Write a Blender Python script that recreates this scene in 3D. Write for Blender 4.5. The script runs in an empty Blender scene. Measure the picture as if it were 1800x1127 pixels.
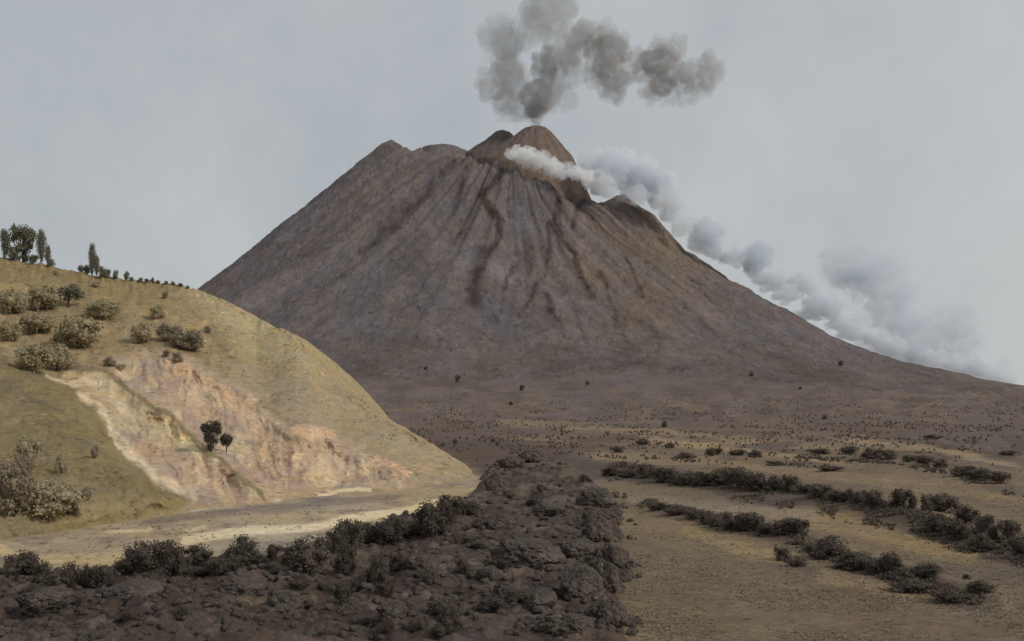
import bpy, math, random
import numpy as np
from mathutils import Vector
from mathutils.bvhtree import BVHTree

random.seed(7)
RNG = np.random.default_rng(11)
scene = bpy.context.scene
COL = scene.collection

# ---------------------------------------------------------------- camera model
F, CX, HY = 1930.0, 900.0, 705.0          # focal length, centre column and horizon row of the 1800 px picture
GZ = -18.0                                # the plain lies 18 m below the eye
ILL = 0.80                                # light reaching level ground, used to turn seen colours into albedo


def lin(c):
    c = np.asarray(c, float) / 255.0
    return np.where(c <= 0.04045, c / 12.92, ((c + 0.055) / 1.055) ** 2.4)


def alb(r, g, b):
    return np.clip(lin((r, g, b)) / ILL, 0.012, 0.8)


def proj(x, y, z):
    y = np.maximum(y, 1.0)
    return CX + x / y * F, HY - z / y * F


# ---------------------------------------------------------------- numpy noise
def _hash(ix, iy, iz, seed):
    h = (ix * 374761393 + iy * 668265263 + iz * 2147483647 + seed * 974634777) & 0xFFFFFFFF
    h = ((h ^ (h >> 13)) * 1274126177) & 0xFFFFFFFF
    h = (h ^ (h >> 16)) & 0xFFFFFFFF
    return h / 4294967295.0


def vnoise(x, y, z=None, seed=0):
    x = np.asarray(x, float); y = np.asarray(y, float)
    z = np.zeros_like(x) if z is None else np.asarray(z, float)
    ix, iy, iz = np.floor(x).astype(np.int64), np.floor(y).astype(np.int64), np.floor(z).astype(np.int64)
    fx, fy, fz = x - ix, y - iy, z - iz
    ux, uy, uz = [t * t * t * (t * (t * 6 - 15) + 10) for t in (fx, fy, fz)]
    out = 0
    for a in (0, 1):
        for b in (0, 1):
            for c in (0, 1):
                w = (ux if a else 1 - ux) * (uy if b else 1 - uy) * (uz if c else 1 - uz)
                out = out + w * _hash(ix + a, iy + b, iz + c, seed)
    return out * 2 - 1


def fbm(x, y, z=None, seed=0, octs=4, gain=0.5):
    s, a, t = 0, 1.0, 0
    f = 1.0
    for o in range(octs):
        s = s + a * vnoise(np.asarray(x) * f + 17.3 * o, np.asarray(y) * f - 9.1 * o, None if z is None else np.asarray(z) * f, seed + o)
        t += a; a *= gain; f *= 2.03
    return s / t


def worley(x, y, seed=0):
    ix, iy = np.floor(x).astype(np.int64), np.floor(y).astype(np.int64)
    d1 = np.full(x.shape, 9.0); d2 = np.full(x.shape, 9.0); cid = np.zeros(x.shape)
    for a in (-1, 0, 1):
        for b in (-1, 0, 1):
            jx, jy = ix + a, iy + b
            px = jx + _hash(jx, jy, jx * 0, seed); py = jy + _hash(jx, jy, jx * 0, seed + 5)
            d = np.hypot(px - x, py - y)
            h = _hash(jx, jy, jx * 0, seed + 9)
            n = d < d1
            d2 = np.where(n, d1, np.minimum(d2, d)); cid = np.where(n, h, cid); d1 = np.where(n, d, d1)
    return d1, d2, cid


def sstep(a, b, x):
    t = np.clip((x - a) / (b - a), 0, 1)
    return t * t * (3 - 2 * t)


def poly_sd(px, py, pts):
    """signed distance to a polygon, negative inside"""
    pts = np.asarray(pts, float)
    d = np.full(px.shape, 1e9); inside = np.zeros(px.shape, bool)
    for (x0, y0), (x1, y1) in zip(pts, np.roll(pts, -1, 0)):
        dx, dy = x1 - x0, y1 - y0
        t = np.clip(((px - x0) * dx + (py - y0) * dy) / (dx * dx + dy * dy + 1e-9), 0, 1)
        d = np.minimum(d, np.hypot(px - x0 - t * dx, py - y0 - t * dy))
        if dy != 0:
            c = ((y0 > py) != (y1 > py)) & (px < (x1 - x0) * (py - y0) / dy + x0)
            inside ^= c
    return np.where(inside, -d, d)


def line_d(px, py, pts):
    d = np.full(px.shape, 1e9)
    pts = np.asarray(pts, float)
    for (x0, y0), (x1, y1) in zip(pts[:-1], pts[1:]):
        dx, dy = x1 - x0, y1 - y0
        t = np.clip(((px - x0) * dx + (py - y0) * dy) / (dx * dx + dy * dy + 1e-9), 0, 1)
        d = np.minimum(d, np.hypot(px - x0 - t * dx, py - y0 - t * dy))
    return d


def put(col, mask, c):
    m = np.clip(mask, 0, 1)[..., None]
    return col * (1 - m) + np.asarray(c) * m


# ---------------------------------------------------------------- materials
def nmat(name):
    m = bpy.data.materials.new(name); m.use_nodes = True
    nt = m.node_tree; nt.nodes.clear()
    return m, nt


def N(nt, t, **kw):
    n = nt.nodes.new(t)
    for k, v in kw.items():
        setattr(n, k, v)
    return n


def noise_node(nt, vec, scale, detail=6, rough=0.6, dist=0.0):
    n = N(nt, 'ShaderNodeTexNoise')
    n.inputs['Scale'].default_value = scale; n.inputs['Detail'].default_value = detail
    n.inputs['Roughness'].default_value = rough; n.inputs['Distortion'].default_value = dist
    nt.links.new(vec, n.inputs['Vector'])
    return n.outputs['Fac']


def mrange(nt, v, a, b, c, d):
    n = N(nt, 'ShaderNodeMapRange'); n.inputs[1].default_value = a; n.inputs[2].default_value = b
    n.inputs[3].default_value = c; n.inputs[4].default_value = d
    nt.links.new(v, n.inputs[0]); return n.outputs[0]


def mul(nt, a, b, op='MULTIPLY'):
    n = N(nt, 'ShaderNodeMath', operation=op)
    for i, v in enumerate((a, b)):
        if isinstance(v, (int, float)): n.inputs[i].default_value = v
        else: nt.links.new(v, n.inputs[i])
    return n.outputs[0]


def terrain_mat(name, scales, amps, bump_scale, bump_dist, bump_str=0.6, stretch=(1, 1, 1), dark=None):
    """soil: stored soil colour broken up by several sizes of mottling, with a bumpy surface"""
    m, nt = nmat(name)
    tc = N(nt, 'ShaderNodeTexCoord'); mp = N(nt, 'ShaderNodeMapping')
    mp.inputs['Scale'].default_value = stretch
    nt.links.new(tc.outputs['Object'], mp.inputs['Vector'])
    vec = mp.outputs['Vector']
    at = N(nt, 'ShaderNodeAttribute', attribute_name='soil')
    v = None
    for s, a in zip(scales, amps):
        r = mrange(nt, noise_node(nt, vec, s, 7, 0.62, 0.3), 0.28, 0.72, 1 - a, 1 + a)
        v = r if v is None else mul(nt, v, r)
    if dark:                                             # scattered stones and clods, dark and pale
        v = mul(nt, v, mrange(nt, noise_node(nt, vec, dark, 3, .55, .6), .60, .66, 1, .66))
        v = mul(nt, v, mrange(nt, noise_node(nt, vec, dark * 1.37, 3, .55, .4), .34, .40, 1.3, 1))
    mix = N(nt, 'ShaderNodeMix', data_type='RGBA', blend_type='MULTIPLY'); mix.inputs[0].default_value = 1
    cmb = N(nt, 'ShaderNodeCombineColor')
    for i in range(3): nt.links.new(v, cmb.inputs[i])
    nt.links.new(at.outputs['Color'], mix.inputs[6]); nt.links.new(cmb.outputs[0], mix.inputs[7])
    # warm / cool drift of the earth
    hn = noise_node(nt, vec, scales[0] * 2.3, 4, 0.55)
    tint = N(nt, 'ShaderNodeMix', data_type='RGBA'); nt.links.new(mrange(nt, hn, 0.35, 0.65, 0, 1), tint.inputs[0])
    tint.inputs[6].default_value = (1.06, 1.0, 0.90, 1); tint.inputs[7].default_value = (0.96, 0.99, 1.08, 1)
    mix2 = N(nt, 'ShaderNodeMix', data_type='RGBA', blend_type='MULTIPLY'); mix2.inputs[0].default_value = 1
    nt.links.new(mix.outputs[2], mix2.inputs[6]); nt.links.new(tint.outputs[2], mix2.inputs[7])
    p = N(nt, 'ShaderNodeBsdfPrincipled'); p.inputs['Roughness'].default_value = 0.95
    p.inputs['Specular IOR Level'].default_value = 0.1
    nt.links.new(mix2.outputs[2], p.inputs['Base Color'])
    b = N(nt, 'ShaderNodeBump'); b.inputs['Strength'].default_value = bump_str; b.inputs['Distance'].default_value = bump_dist
    nt.links.new(noise_node(nt, vec, bump_scale, 9, 0.7, 0.2), b.inputs['Height'])
    nt.links.new(b.outputs[0], p.inputs['Normal'])
    o = N(nt, 'ShaderNodeOutputMaterial'); nt.links.new(p.outputs[0], o.inputs['Surface'])
    return m


def leaf_mat(name, c0, c1, scale=0.6):
    m, nt = nmat(name)
    tc = N(nt, 'ShaderNodeTexCoord'); oi = N(nt, 'ShaderNodeObjectInfo')
    add = N(nt, 'ShaderNodeVectorMath', operation='ADD')
    nt.links.new(tc.outputs['Object'], add.inputs[0]); nt.links.new(oi.outputs['Location'], add.inputs[1])
    f = noise_node(nt, add.outputs[0], scale * 8, 5, 0.65)
    r = mul(nt, mrange(nt, f, 0.3, 0.7, 0, 1), mrange(nt, oi.outputs['Random'], 0, 1, 0.5, 1.1))
    mix = N(nt, 'ShaderNodeMix', data_type='RGBA'); nt.links.new(r, mix.inputs[0])
    mix.inputs[6].default_value = (*c0, 1); mix.inputs[7].default_value = (*c1, 1)
    p = N(nt, 'ShaderNodeBsdfPrincipled'); p.inputs['Roughness'].default_value = 0.9; p.inputs['Specular IOR Level'].default_value = 0.15
    nt.links.new(mix.outputs[2], p.inputs['Base Color'])
    tr = N(nt, 'ShaderNodeBsdfTranslucent'); nt.links.new(mix.outputs[2], tr.inputs['Color'])
    ms = N(nt, 'ShaderNodeMixShader'); ms.inputs[0].default_value = 0.22
    nt.links.new(p.outputs[0], ms.inputs[1]); nt.links.new(tr.outputs[0], ms.inputs[2])
    o = N(nt, 'ShaderNodeOutputMaterial'); nt.links.new(ms.outputs[0], o.inputs['Surface'])
    return m


def bark_mat(name, c):
    m, nt = nmat(name)
    tc = N(nt, 'ShaderNodeTexCoord')
    f = mrange(nt, noise_node(nt, tc.outputs['Object'], 14, 6, 0.7), 0.3, 0.7, 0.6, 1.3)
    mix = N(nt, 'ShaderNodeMix', data_type='RGBA', blend_type='MULTIPLY'); mix.inputs[0].default_value = 1
    cmb = N(nt, 'ShaderNodeCombineColor')
    for i in range(3): nt.links.new(f, cmb.inputs[i])
    mix.inputs[6].default_value = (*c, 1); nt.links.new(cmb.outputs[0], mix.inputs[7])
    p = N(nt, 'ShaderNodeBsdfPrincipled'); p.inputs['Roughness'].default_value = 0.95
    nt.links.new(mix.outputs[2], p.inputs['Base Color'])
    o = N(nt, 'ShaderNodeOutputMaterial'); nt.links.new(p.outputs[0], o.inputs['Surface'])
    return m


def smoke_mat(name, colour, density, aniso=0.0):
    m, nt = nmat(name)
    v = N(nt, 'ShaderNodeVolumePrincipled')
    tc = N(nt, 'ShaderNodeTexCoord'); oi = N(nt, 'ShaderNodeObjectInfo')
    add = N(nt, 'ShaderNodeVectorMath', operation='ADD'); nt.links.new(tc.outputs['Object'], add.inputs[0])
    sc = N(nt, 'ShaderNodeVectorMath', operation='SCALE'); nt.links.new(oi.outputs['Location'], sc.inputs[0]); sc.inputs['Scale'].default_value = .013
    nt.links.new(sc.outputs[0], add.inputs[1])
    dn = mul(nt, mrange(nt, noise_node(nt, add.outputs[0], 2.3, 6, .62, .5), .40, .60, .4, 1.6), density)
    nt.links.new(dn, v.inputs['Density'])
    v.inputs['Color'].default_value = (*colour, 1)
    v.inputs['Anisotropy'].default_value = aniso
    o = N(nt, 'ShaderNodeOutputMaterial'); nt.links.new(v.outputs[0], o.inputs['Volume'])
    return m


# ---------------------------------------------------------------- objects
def link_mesh(name, verts, faces, mat, parent=None, soil=None, smooth=True):
    me = bpy.data.meshes.new(name)
    verts = np.asarray(verts, np.float32)
    me.from_pydata([tuple(v) for v in verts.tolist()], [], [tuple(f) for f in np.asarray(faces).tolist()] if isinstance(faces, np.ndarray) else faces)
    if smooth: me.polygons.foreach_set('use_smooth', np.ones(len(me.polygons), bool))
    if soil is not None:
        a = me.attributes.new('soil', 'FLOAT_COLOR', 'POINT')
        c = np.ones((len(verts), 4), np.float32); c[:, :3] = soil
        a.data.foreach_set('color', c.ravel())
    me.materials.append(mat)
    o = bpy.data.objects.new(name, me); COL.objects.link(o)
    if parent: o.parent = parent
    return o


def grid_faces(nr, nc, wrap=False):
    i = np.arange(nr - 1)[:, None]; j = np.arange(nc if wrap else nc - 1)[None, :]
    a = i * nc + j; b = i * nc + (j + 1) % nc
    return np.stack([a, b, b + nc, a + nc], -1).reshape(-1, 4)


def tag(o, label, cat, group=None, kind=None):
    if label: o['label'] = label
    if cat: o['category'] = cat
    if group: o['group'] = group
    if kind: o['kind'] = kind
    return o


def structure(o, label, cat):
    return tag(o, label, cat, None, 'structure')


def foot_soil(px, py):
    """earth at the volcano's foot: mauve ash giving way to brown scrubby ground"""
    c = np.zeros(px.shape + (3,)) + alb(95, 87, 85)
    c = put(c, sstep(610, 740, py + 50 * fbm(px / 90, py / 20, seed=110, octs=4)) * .9, alb(98, 85, 77))
    c = put(c, sstep(0, .3, fbm(px / 70, py / 22, seed=122, octs=5)) * .5, alb(106, 96, 92))
    c = put(c, sstep(.02, .25, fbm(px / 50, py / 9, seed=111, octs=4)) * .6, alb(84, 73, 67))
    c = put(c, sstep(.1, .3, fbm(px / 30, py / 8, seed=123, octs=4)) * sstep(660, 720, py) * .5, alb(118, 102, 84))
    return c


# ================================================================ THE PLAIN
LAVA_TOP = [(-900, 1012), (-400, 1004), (0, 998), (60, 1000), (120, 1004), (200, 992), (250, 975), (330, 985), (420, 976), (500, 972),
            (560, 955), (620, 938), (700, 915), (760, 893), (800, 876), (838, 850), (858, 818), (885, 803), (930, 797), (975, 808), (1010, 822),
            (1050, 842), (1080, 866), (1094, 890), (1085, 925), (1092, 958), (1104, 985), (1090, 1008), (1082, 1040), (1090, 1065), (1098, 1090), (1112, 1127),
            (1124, 1200), (1150, 1400), (1200, 1800), (-900, 1800)]
LZ = GZ + 1.5
LAVA_XY = [((px - CX) * (-LZ) / (py - HY), F * (-LZ) / (py - HY)) for px, py in LAVA_TOP]


def ground_z(x, y):
    z = GZ + 0.35 * fbm(x / 14, y / 14, seed=3, octs=3) + 0.9 * fbm(x / 70, y / 70, seed=4, octs=3) * sstep(60, 200, y)
    # shallow banks under the two hedge rows of the right field
    px, py = proj(x, y, np.full_like(x, GZ))
    for pts, h in (([(1090, 830), (1280, 856), (1480, 882), (1650, 920), (1830, 985)], 1.1), ([(1140, 890), (1260, 922), (1400, 950), (1560, 1000), (1760, 1060)], 0.8)):
        z = z + h * np.exp(-(line_d(px, py, pts) / 14.0) ** 2)
    # the plain swells gently towards the volcano's foot
    z = z + 62 * sstep(650, 2700, y) ** 1.1 * sstep(1250, 250, x) * sstep(7000, 3600, y)
    z = z + (10 * fbm(x / 330, y / 420, seed=9, octs=4) + 4 * fbm(x / 60, y / 140, seed=10, octs=4)) * sstep(700, 1500, y) * sstep(4200, 2600, y) + 16 * sstep(900, 2600, y) + 1.5 * fbm(x / 260, y / 260, seed=8, octs=3) * sstep(400, 1200, y)
    return z


pxs = np.concatenate([np.linspace(-3800, -420, 40), np.linspace(-400, 2200, 620), np.linspace(2220, 5600, 40)])
pys = np.concatenate([np.geomspace(4200, 1220, 16), np.arange(1200, 760, -2.0), np.arange(760, 716, -.5), HY + np.geomspace(10.5, 0.8, 34)])
PX, PY = np.meshgrid(pxs, pys)
Yg = F * (-GZ) / (PY - HY); Xg = (PX - CX) * Yg / F
Zg = ground_z(Xg, Yg)
wx = PX + 16 * fbm(Xg / 10, Yg / 10, seed=21, octs=4); wy = PY + 5 * fbm(Xg / 8, Yg / 14, seed=22, octs=4)
lx = np.log(Yg)
soil = np.zeros(PX.shape + (3,)) + alb(108, 95, 79)
soil = put(soil, sstep(-0.1, 0.35, fbm(Xg / 9, Yg / 22, seed=30, octs=5)) * 0.8, alb(118, 103, 83))
soil = put(soil, sstep(0.0, 0.4, fbm(Xg / 12, Yg / 16, seed=31, octs=5)) * 0.7, alb(103, 89, 74))
# far plain: brown and mauve in long bands, seen edge-on
far = sstep(860, 800, wy)
band = fbm(PX / 150, lx * 11, seed=33, octs=5)
soil = put(soil, far * 0.9, alb(108, 94, 79))
soil = put(soil, far * sstep(0.02, 0.25, band) * 0.9, alb(128, 110, 86))
soil = put(soil, far * sstep(0.0, 0.22, fbm(PX / 90, lx * 14, seed=34, octs=5)) * 0.9, alb(88, 76, 70))
soil = put(soil, sstep(775, 735, wy) * sstep(-0.2, 0.3, fbm(PX / 60, lx * 5, seed=35, octs=4)) * 0.8, alb(98, 83, 76))
soil = put(soil, sstep(752, 722, wy + 12 * fbm(PX / 40, lx * 6, seed=36, octs=4)), alb(96, 83, 76))
# grey spur of scree running down to the right
soil = put(soil, sstep(6, -8, poly_sd(wx, wy, [(1250, 700), (1420, 742), (1600, 768), (1790, 800), (2300, 850), (2300, 600), (1250, 600)])), alb(92, 81, 77))
diag = fbm((PX - 1.4 * PY) / 16, (PX * .5 + PY) / 60, seed=37, octs=5)
spm = sstep(25, -10, poly_sd(wx, wy, [(1250, 700), (1420, 742), (1600, 768), (1790, 800), (2300, 850), (2300, 600), (1250, 600)]))
soil = put(soil, spm * sstep(0, .3, diag) * .7, alb(78, 67, 62))
soil = put(soil, spm * sstep(.05, .3, -diag) * .4, alb(104, 93, 87))
soil = put(soil, sstep(7, 1, line_d(wx, wy, [(1300, 720), (1480, 752), (1620, 775), (1780, 806)])) * 0.7, alb(74, 63, 58))
soil = put(soil, sstep(8, 2, line_d(wx, wy, [(1460, 772), (1640, 790), (1790, 822)])) * 0.8, alb(140, 122, 98))
soil = put(soil, sstep(10, -10, poly_sd(wx, wy, [(560, 600), (700, 745), (790, 800), (842, 838), (870, 840), (960, 830), (1060, 845), (1110, 850), (1180, 842), (1060, 812), (980, 790), (900, 770), (1000, 745), (1100, 735), (1100, 600)])) * sstep(700, 790, wy + 0 * wx), alb(86, 74, 66))
soil = put(soil, sstep(800, 740, wy + 10 * band) * sstep(-.1, .25, fbm(PX / 36, lx * 9, seed=38, octs=5)) * .75, alb(92, 78, 69))
soil = put(soil, sstep(795, 735, wy) * .7, alb(97, 84, 75))
# far edge of the lava, fields behind it
for pts, w, c, k in (
        ([(880, 745), (1000, 752), (1180, 760), (1330, 775)], 5, (140, 120, 94), .6),
        ([(1300, 990), (1400, 1010), (1560, 1060)], 20, (98, 84, 70), .5), ([(1120, 960), (1240, 985), (1330, 1040)], 24, (102, 90, 75), .5), ([(1050, 800), (1240, 812), (1460, 838), (1700, 862), (1850, 885)], 8, (126, 109, 86), .8),
        ([(1400, 800), (1560, 812), (1700, 840), (1790, 870)], 7, (98, 86, 75), .7),
        ([(1130, 772), (1300, 790), (1480, 815)], 4, (142, 122, 94), .8),
        ([(1080, 832), (1280, 856), (1480, 884), (1650, 925), (1830, 992)], 13, (76, 65, 58), .95),
        ([(1280, 868), (1480, 902), (1650, 940), (1830, 1000)], 14, (84, 71, 62), .85),
        ([(1130, 886), (1260, 922), (1400, 955), (1480, 985), (1600, 1025), (1720, 1060)], 10, (80, 68, 60), .95),
        ([(1390, 912), (1500, 925), (1620, 955), (1700, 975)], 17, (140, 119, 88), .8),
        ([(1215, 935), (1300, 965), (1400, 985)], 10, (134, 115, 86), .7),
        ([(1440, 1015), (1540, 1030), (1640, 1045)], 12, (134, 114, 86), .7),
        ([(1120, 880), (1300, 900), (1420, 912)], 12, (132, 117, 97), .8)):
    d = line_d(wx, wy, pts)
    soil = put(soil, sstep(w * 1.5, w * 0.5, d) * k, alb(*c))
soil = put(soil, sstep(20, -20, poly_sd(wx, wy, [(1480, 1060), (1620, 1075), (1760, 1110), (1900, 1300), (1300, 1300)])) * .6, alb(108, 92, 74))
gpx, gpy = proj(Xg, Yg, Zg)
am = sstep(620, 1150, Yg + 260 * fbm(PX / 90, lx * 4, seed=124, octs=4))[..., None]
soil = soil * (1 - am) + foot_soil(gpx, gpy) * am
# valley between the hill and the lava: greyish scrub with pale sandy streaks
val = sstep(12, -12, poly_sd(wx, wy, [(-900, 960), (0, 935), (200, 910), (350, 885), (520, 868), (700, 852), (830, 835), (870, 850), (800, 900), (600, 950), (200, 1010), (-900, 1040)]))
soil = put(soil, val, alb(152, 136, 113))
soil = put(soil, val * sstep(0.0, 0.3, fbm(PX / 70, lx * 22, seed=40, octs=5)) * .75, alb(120, 107, 96))
soil = put(soil, val * sstep(0.08, 0.3, fbm(PX / 55, lx * 18, seed=41, octs=5)) * .6, alb(160, 142, 116))
for pts, w, c in (([(320, 955), (400, 942), (450, 935), (540, 932), (610, 918), (700, 902), (770, 884)], 8, (198, 180, 147)),
                  ([(195, 937), (260, 936), (265, 930)], 3.5, (190, 170, 136)), ([(320, 938), (360, 930)], 4, (190, 170, 138)),
                  ([(-200, 975), (0, 962), (20, 975), (60, 985), (150, 985), (230, 978)], 9, (182, 160, 122)), ([(-200, 945), (0, 945), (40, 938)], 5, (178, 158, 118)),
                  ([(250, 900), (340, 897), (480, 876), (520, 872)], 3, (200, 182, 148)), ([(590, 862), (650, 858), (720, 848)], 3, (198, 176, 142))):
    soil = put(soil, sstep(w * 1.4, w * .5, line_d(wx, PY + 4 * fbm(Xg / 5, Yg / 9, seed=44, octs=4), pts)), alb(*c))
    soil = soil
soil = put(soil, sstep(9, 3, line_d(wx, wy, [(260, 918), (400, 902), (560, 884), (700, 872)])) * .7, alb(118, 104, 94))
M_GROUND = terrain_mat('plain_soil', (0.012, 0.05, 0.22, 1.3), (0.14, 0.14, 0.18, 0.22), 1.1, 0.35, 0.7, dark=.9)
ground = structure(link_mesh('ground', np.stack([Xg, Yg, Zg], -1).reshape(-1, 3), grid_faces(*PX.shape), M_GROUND, soil=soil.reshape(-1, 3)), 'olive brown fields and scrubby plain below the volcano', 'ground')

# ================================================================ LAVA FLOW
lpx = np.linspace(-620, 1180, 620)
lpy = np.concatenate([np.geomspace(1500, 1210, 14), np.arange(1200, 786, -2.0)])
PX, PY = np.meshgrid(lpx, lpy)
Yl = F * (-LZ) / (PY - HY); Xl = (PX - CX) * Yl / F


def lava_z(x, y):
    g = ground_z(x, y)
    sd = poly_sd(x + 0.9 * fbm(x / 2.5, y / 2.5, seed=50, octs=3), y + 1.6 * fbm(x / 3, y / 3, seed=51, octs=3), LAVA_XY)
    edge = sstep(0.9, -1.6, sd)
    d1, d2, cid = worley(x / 5.5 + .35 * fbm(x / 4, y / 4, seed=52), y / 7.5 + .35 * fbm(x / 4, y / 4, seed=53), 54)
    blocks = (cid - .45) * 1.1 * sstep(0.02, .3, d2 - d1)
    e1, e2, eid = worley(x / 1.7, y / 2.2, 57)
    small = (eid - .4) * .5 * sstep(0.02, .35, e2 - e1)
    h = 1.35 + blocks + small + .9 * fbm(x / 16, y / 16, seed=55, octs=3) + .35 * fbm(x / 1.1, y / 1.1, seed=56, octs=3)
    return g + edge * np.maximum(h, .4) - .5 * (1 - edge), edge, cid, eid, d2 - d1


Zl, edge, cid, eid, crk = lava_z(Xl, Yl)
soil = np.zeros(PX.shape + (3,)) + alb(75, 64, 57)
a = fbm(Xl / 7, Yl / 9, seed=60, octs=5)
soil = put(soil, sstep(-0.08, .2, a) * .9, alb(101, 87, 74))
b = fbm(Xl / 5, Yl / 10, seed=61, octs=5)
soil = put(soil, sstep(-0.02, .14, b) * .9, alb(65, 55, 50))
soil = put(soil, sstep(.55, .7, cid) * .6, alb(70, 60, 56))
soil = put(soil, sstep(.7, .85, eid) * .35, alb(110, 96, 83))
soil = put(soil, sstep(960, 860, PY) * sstep(0, .3, fbm(PX / 40, np.log(Yl) * 30, seed=62, octs=4)) * .5, alb(112, 100, 88))
soil = put(soil, sstep(1060, 1120, PY + 25 * a) * .55, alb(84, 73, 66))
M_LAVA = terrain_mat('lava_crust', (0.12, 0.6, 2.6), (0.2, 0.25, 0.25), 2.2, 0.35, 0.9, dark=1.2)
lava = structure(link_mesh('lava_field', np.stack([Xl, Yl, Zl], -1).reshape(-1, 3), grid_faces(*PX.shape), M_LAVA, soil=soil.reshape(-1, 3)), 'dark brown rough lava flow filling the foreground with a steep right edge', 'lava field')

# ================================================================ LEFT HILL
hx = np.concatenate([np.linspace(-900, -210, 60), np.linspace(-200, 842, 520)])
crest = np.interp(hx, [-900, -300, 0, 60, 130, 200, 300, 345, 400, 450, 490, 520, 545, 565, 600, 650, 700, 780, 830, 842], [470, 440, 452, 463, 477, 489, 498, 508, 531, 560, 576, 591, 612, 648, 686, 722, 752, 799, 834, 842])
base = np.interp(hx, [-900, -300, 0, 200, 350, 520, 700, 800, 842], [1010, 975, 951, 921, 896, 877, 860, 848, 842.5])
cdep = np.interp(hx, [-900, 0, 345, 450, 560, 700, 842], [330, 400, 390, 372, 335, 292, 255])
bdep = F * (-GZ) / (base - HY)
ss = np.concatenate([[-.06], np.linspace(0, 1, 240), 1 + np.linspace(.02, 1.0, 30)])
S, HX = np.meshgrid(ss, hx, indexing='ij')
Sc = np.clip(S, -.06, 1)
HPY = base[None] + (crest - base)[None] * Sc
D = bdep[None] + (cdep - bdep)[None] * np.sign(Sc) * np.abs(Sc) ** 1.15
wx = HX + 9 * fbm(HX / 30, HPY / 30, seed=70, octs=4); wy = HPY + 9 * fbm(HX / 30, HPY / 30, seed=71, octs=4)
SPUR = [(-1000, 560), (-200, 600), (0, 622), (90, 652), (150, 690), (165, 725), (190, 765), (225, 810), (270, 850), (300, 872), (335, 886), (300, 900), (200, 930), (0, 965), (-1000, 1050)]
PEACH = [(190, 668), (210, 640), (250, 626), (300, 630), (350, 652), (400, 676), (440, 700), (470, 735), (520, 765), (570, 775), (620, 800), (690, 830), (720, 848), (560, 872), (450, 880), (330, 886), (300, 866), (250, 815), (215, 765)]
inner = np.clip(Sc * 8, 0, 1) * np.clip((1 - Sc) * 8, 0, 1)
sd_spur = poly_sd(wx, wy, SPUR); sd_peach = poly_sd(wx, wy, PEACH)
RIDGE = [(150, 648), (185, 655), (240, 692), (310, 742), (360, 790), (420, 832), (465, 880)]
d_ridge = line_d(wx, wy, RIDGE)
D = D - 16 * sstep(14, -26, sd_spur) * inner                       # near spur stands forward
D = D + 5 * sstep(4, -22, sd_peach) * inner                        # eroded hollow
D = D - 5 * np.exp(-(d_ridge / 16) ** 2) * inner                   # narrow ridge inside it
hw = 14 * fbm(HX / 40, HPY / 40, seed=76, octs=3)
rill = fbm((HX - .22 * HPY + hw) / 15, (HPY + .2 * HX + hw) / 45, seed=72, octs=5)
D = D + (rill * 3.0 + 0.7 * fbm(HX / 30, HPY / 7 + hw / 9, seed=77, octs=4)) * sstep(6, -14, sd_peach) * inner
D = D + (4.5 * fbm(HX / 90, HPY / 60, seed=73, octs=4) + 1.2 * fbm(HX / 16, HPY / 12, seed=74, octs=4)) * inner
back = np.clip(S - 1, 0, 2)
Dh = D + back * 330
Zh = (HY - HPY) / F * D - 70 * back ** 1.5 - 10 * back
Zh = Zh + .9 * fbm(HX / 9, S * 20, seed=75, octs=3) * sstep(.9, 1, S) * (1 - sstep(1.0, 1.3, S))
Xh = (HX - CX) / F * D + back * 20
soil = np.zeros(HX.shape + (3,)) + alb(134, 118, 91)
n1 = fbm(HX / 45, HPY / 30, seed=80, octs=5); n2 = fbm(HX / 18, HPY / 14, seed=81, octs=5)
soil = put(soil, sstep(0, .3, n1) * .7, alb(130, 112, 80))
soil = put(soil, sstep(.02, .3, n2) * .6, alb(156, 136, 101))
soil = put(soil, sstep(90, 10, HPY - crest[None]) * sstep(420, 250, HX) * .7, alb(122, 106, 75))
soil = put(soil, sstep(18, -14, poly_sd(wx, wy, [(340, 505), (400, 525), (470, 562), (540, 600), (575, 660), (560, 680), (500, 650), (450, 640), (400, 590), (360, 540)])) * .8, alb(156, 140, 107))
soil = put(soil, sstep(30, -20, poly_sd(wx, wy, [(400, 640), (470, 640), (560, 670), (700, 750), (842, 842), (700, 860), (520, 770), (430, 690)])), alb(147, 130, 105))
soil = put(soil, sstep(26, -20, sd_peach + 16 * n2), alb(166, 142, 118))
pk = sstep(20, -18, sd_peach + 16 * n2)
soil = put(soil, pk * sstep(.02, .16, fbm((HX - .35 * HPY + 2 * hw) / 34, (HPY + .3 * HX + hw) / 40, seed=82, octs=5)) * .7, alb(146, 128, 112))
soil = put(soil, pk * sstep(.06, .2, fbm((HX - .35 * HPY + 2 * hw) / 30, (HPY + .3 * HX + hw) / 36, seed=83, octs=5)) * .9, alb(184, 161, 130))
soil = put(soil, pk * sstep(.05, .25, rill) * .35, alb(140, 122, 110))
for pts, w, c in (([(300, 640), (350, 665), (400, 690), (440, 740), (470, 790)], 13, (178, 150, 122)), ([(520, 755), (560, 762), (585, 768)], 9, (190, 158, 126)),
                  ([(660, 805), (690, 815), (715, 832)], 7, (186, 152, 122)), ([(440, 730), (480, 745)], 9, (176, 152, 126)),
                  ([(350, 790), (370, 840), (390, 862)], 6, (190, 162, 132)), ([(560, 870), (600, 864), (650, 862)], 4, (205, 184, 148)),
                  ([(120, 655), (180, 660), (235, 690)], 7, (182, 160, 120))):
    soil = put(soil, sstep(w * 1.3, w * .5, line_d(wx, wy, pts)) * .9, alb(*c))
soil = put(soil, sstep(6, -5, poly_sd(wx, wy, [(140, 660), (185, 664), (235, 697), (300, 745), (345, 790), (372, 806), (335, 800), (265, 780), (190, 725)]) + 5 * n2), alb(170, 151, 119))
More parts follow.
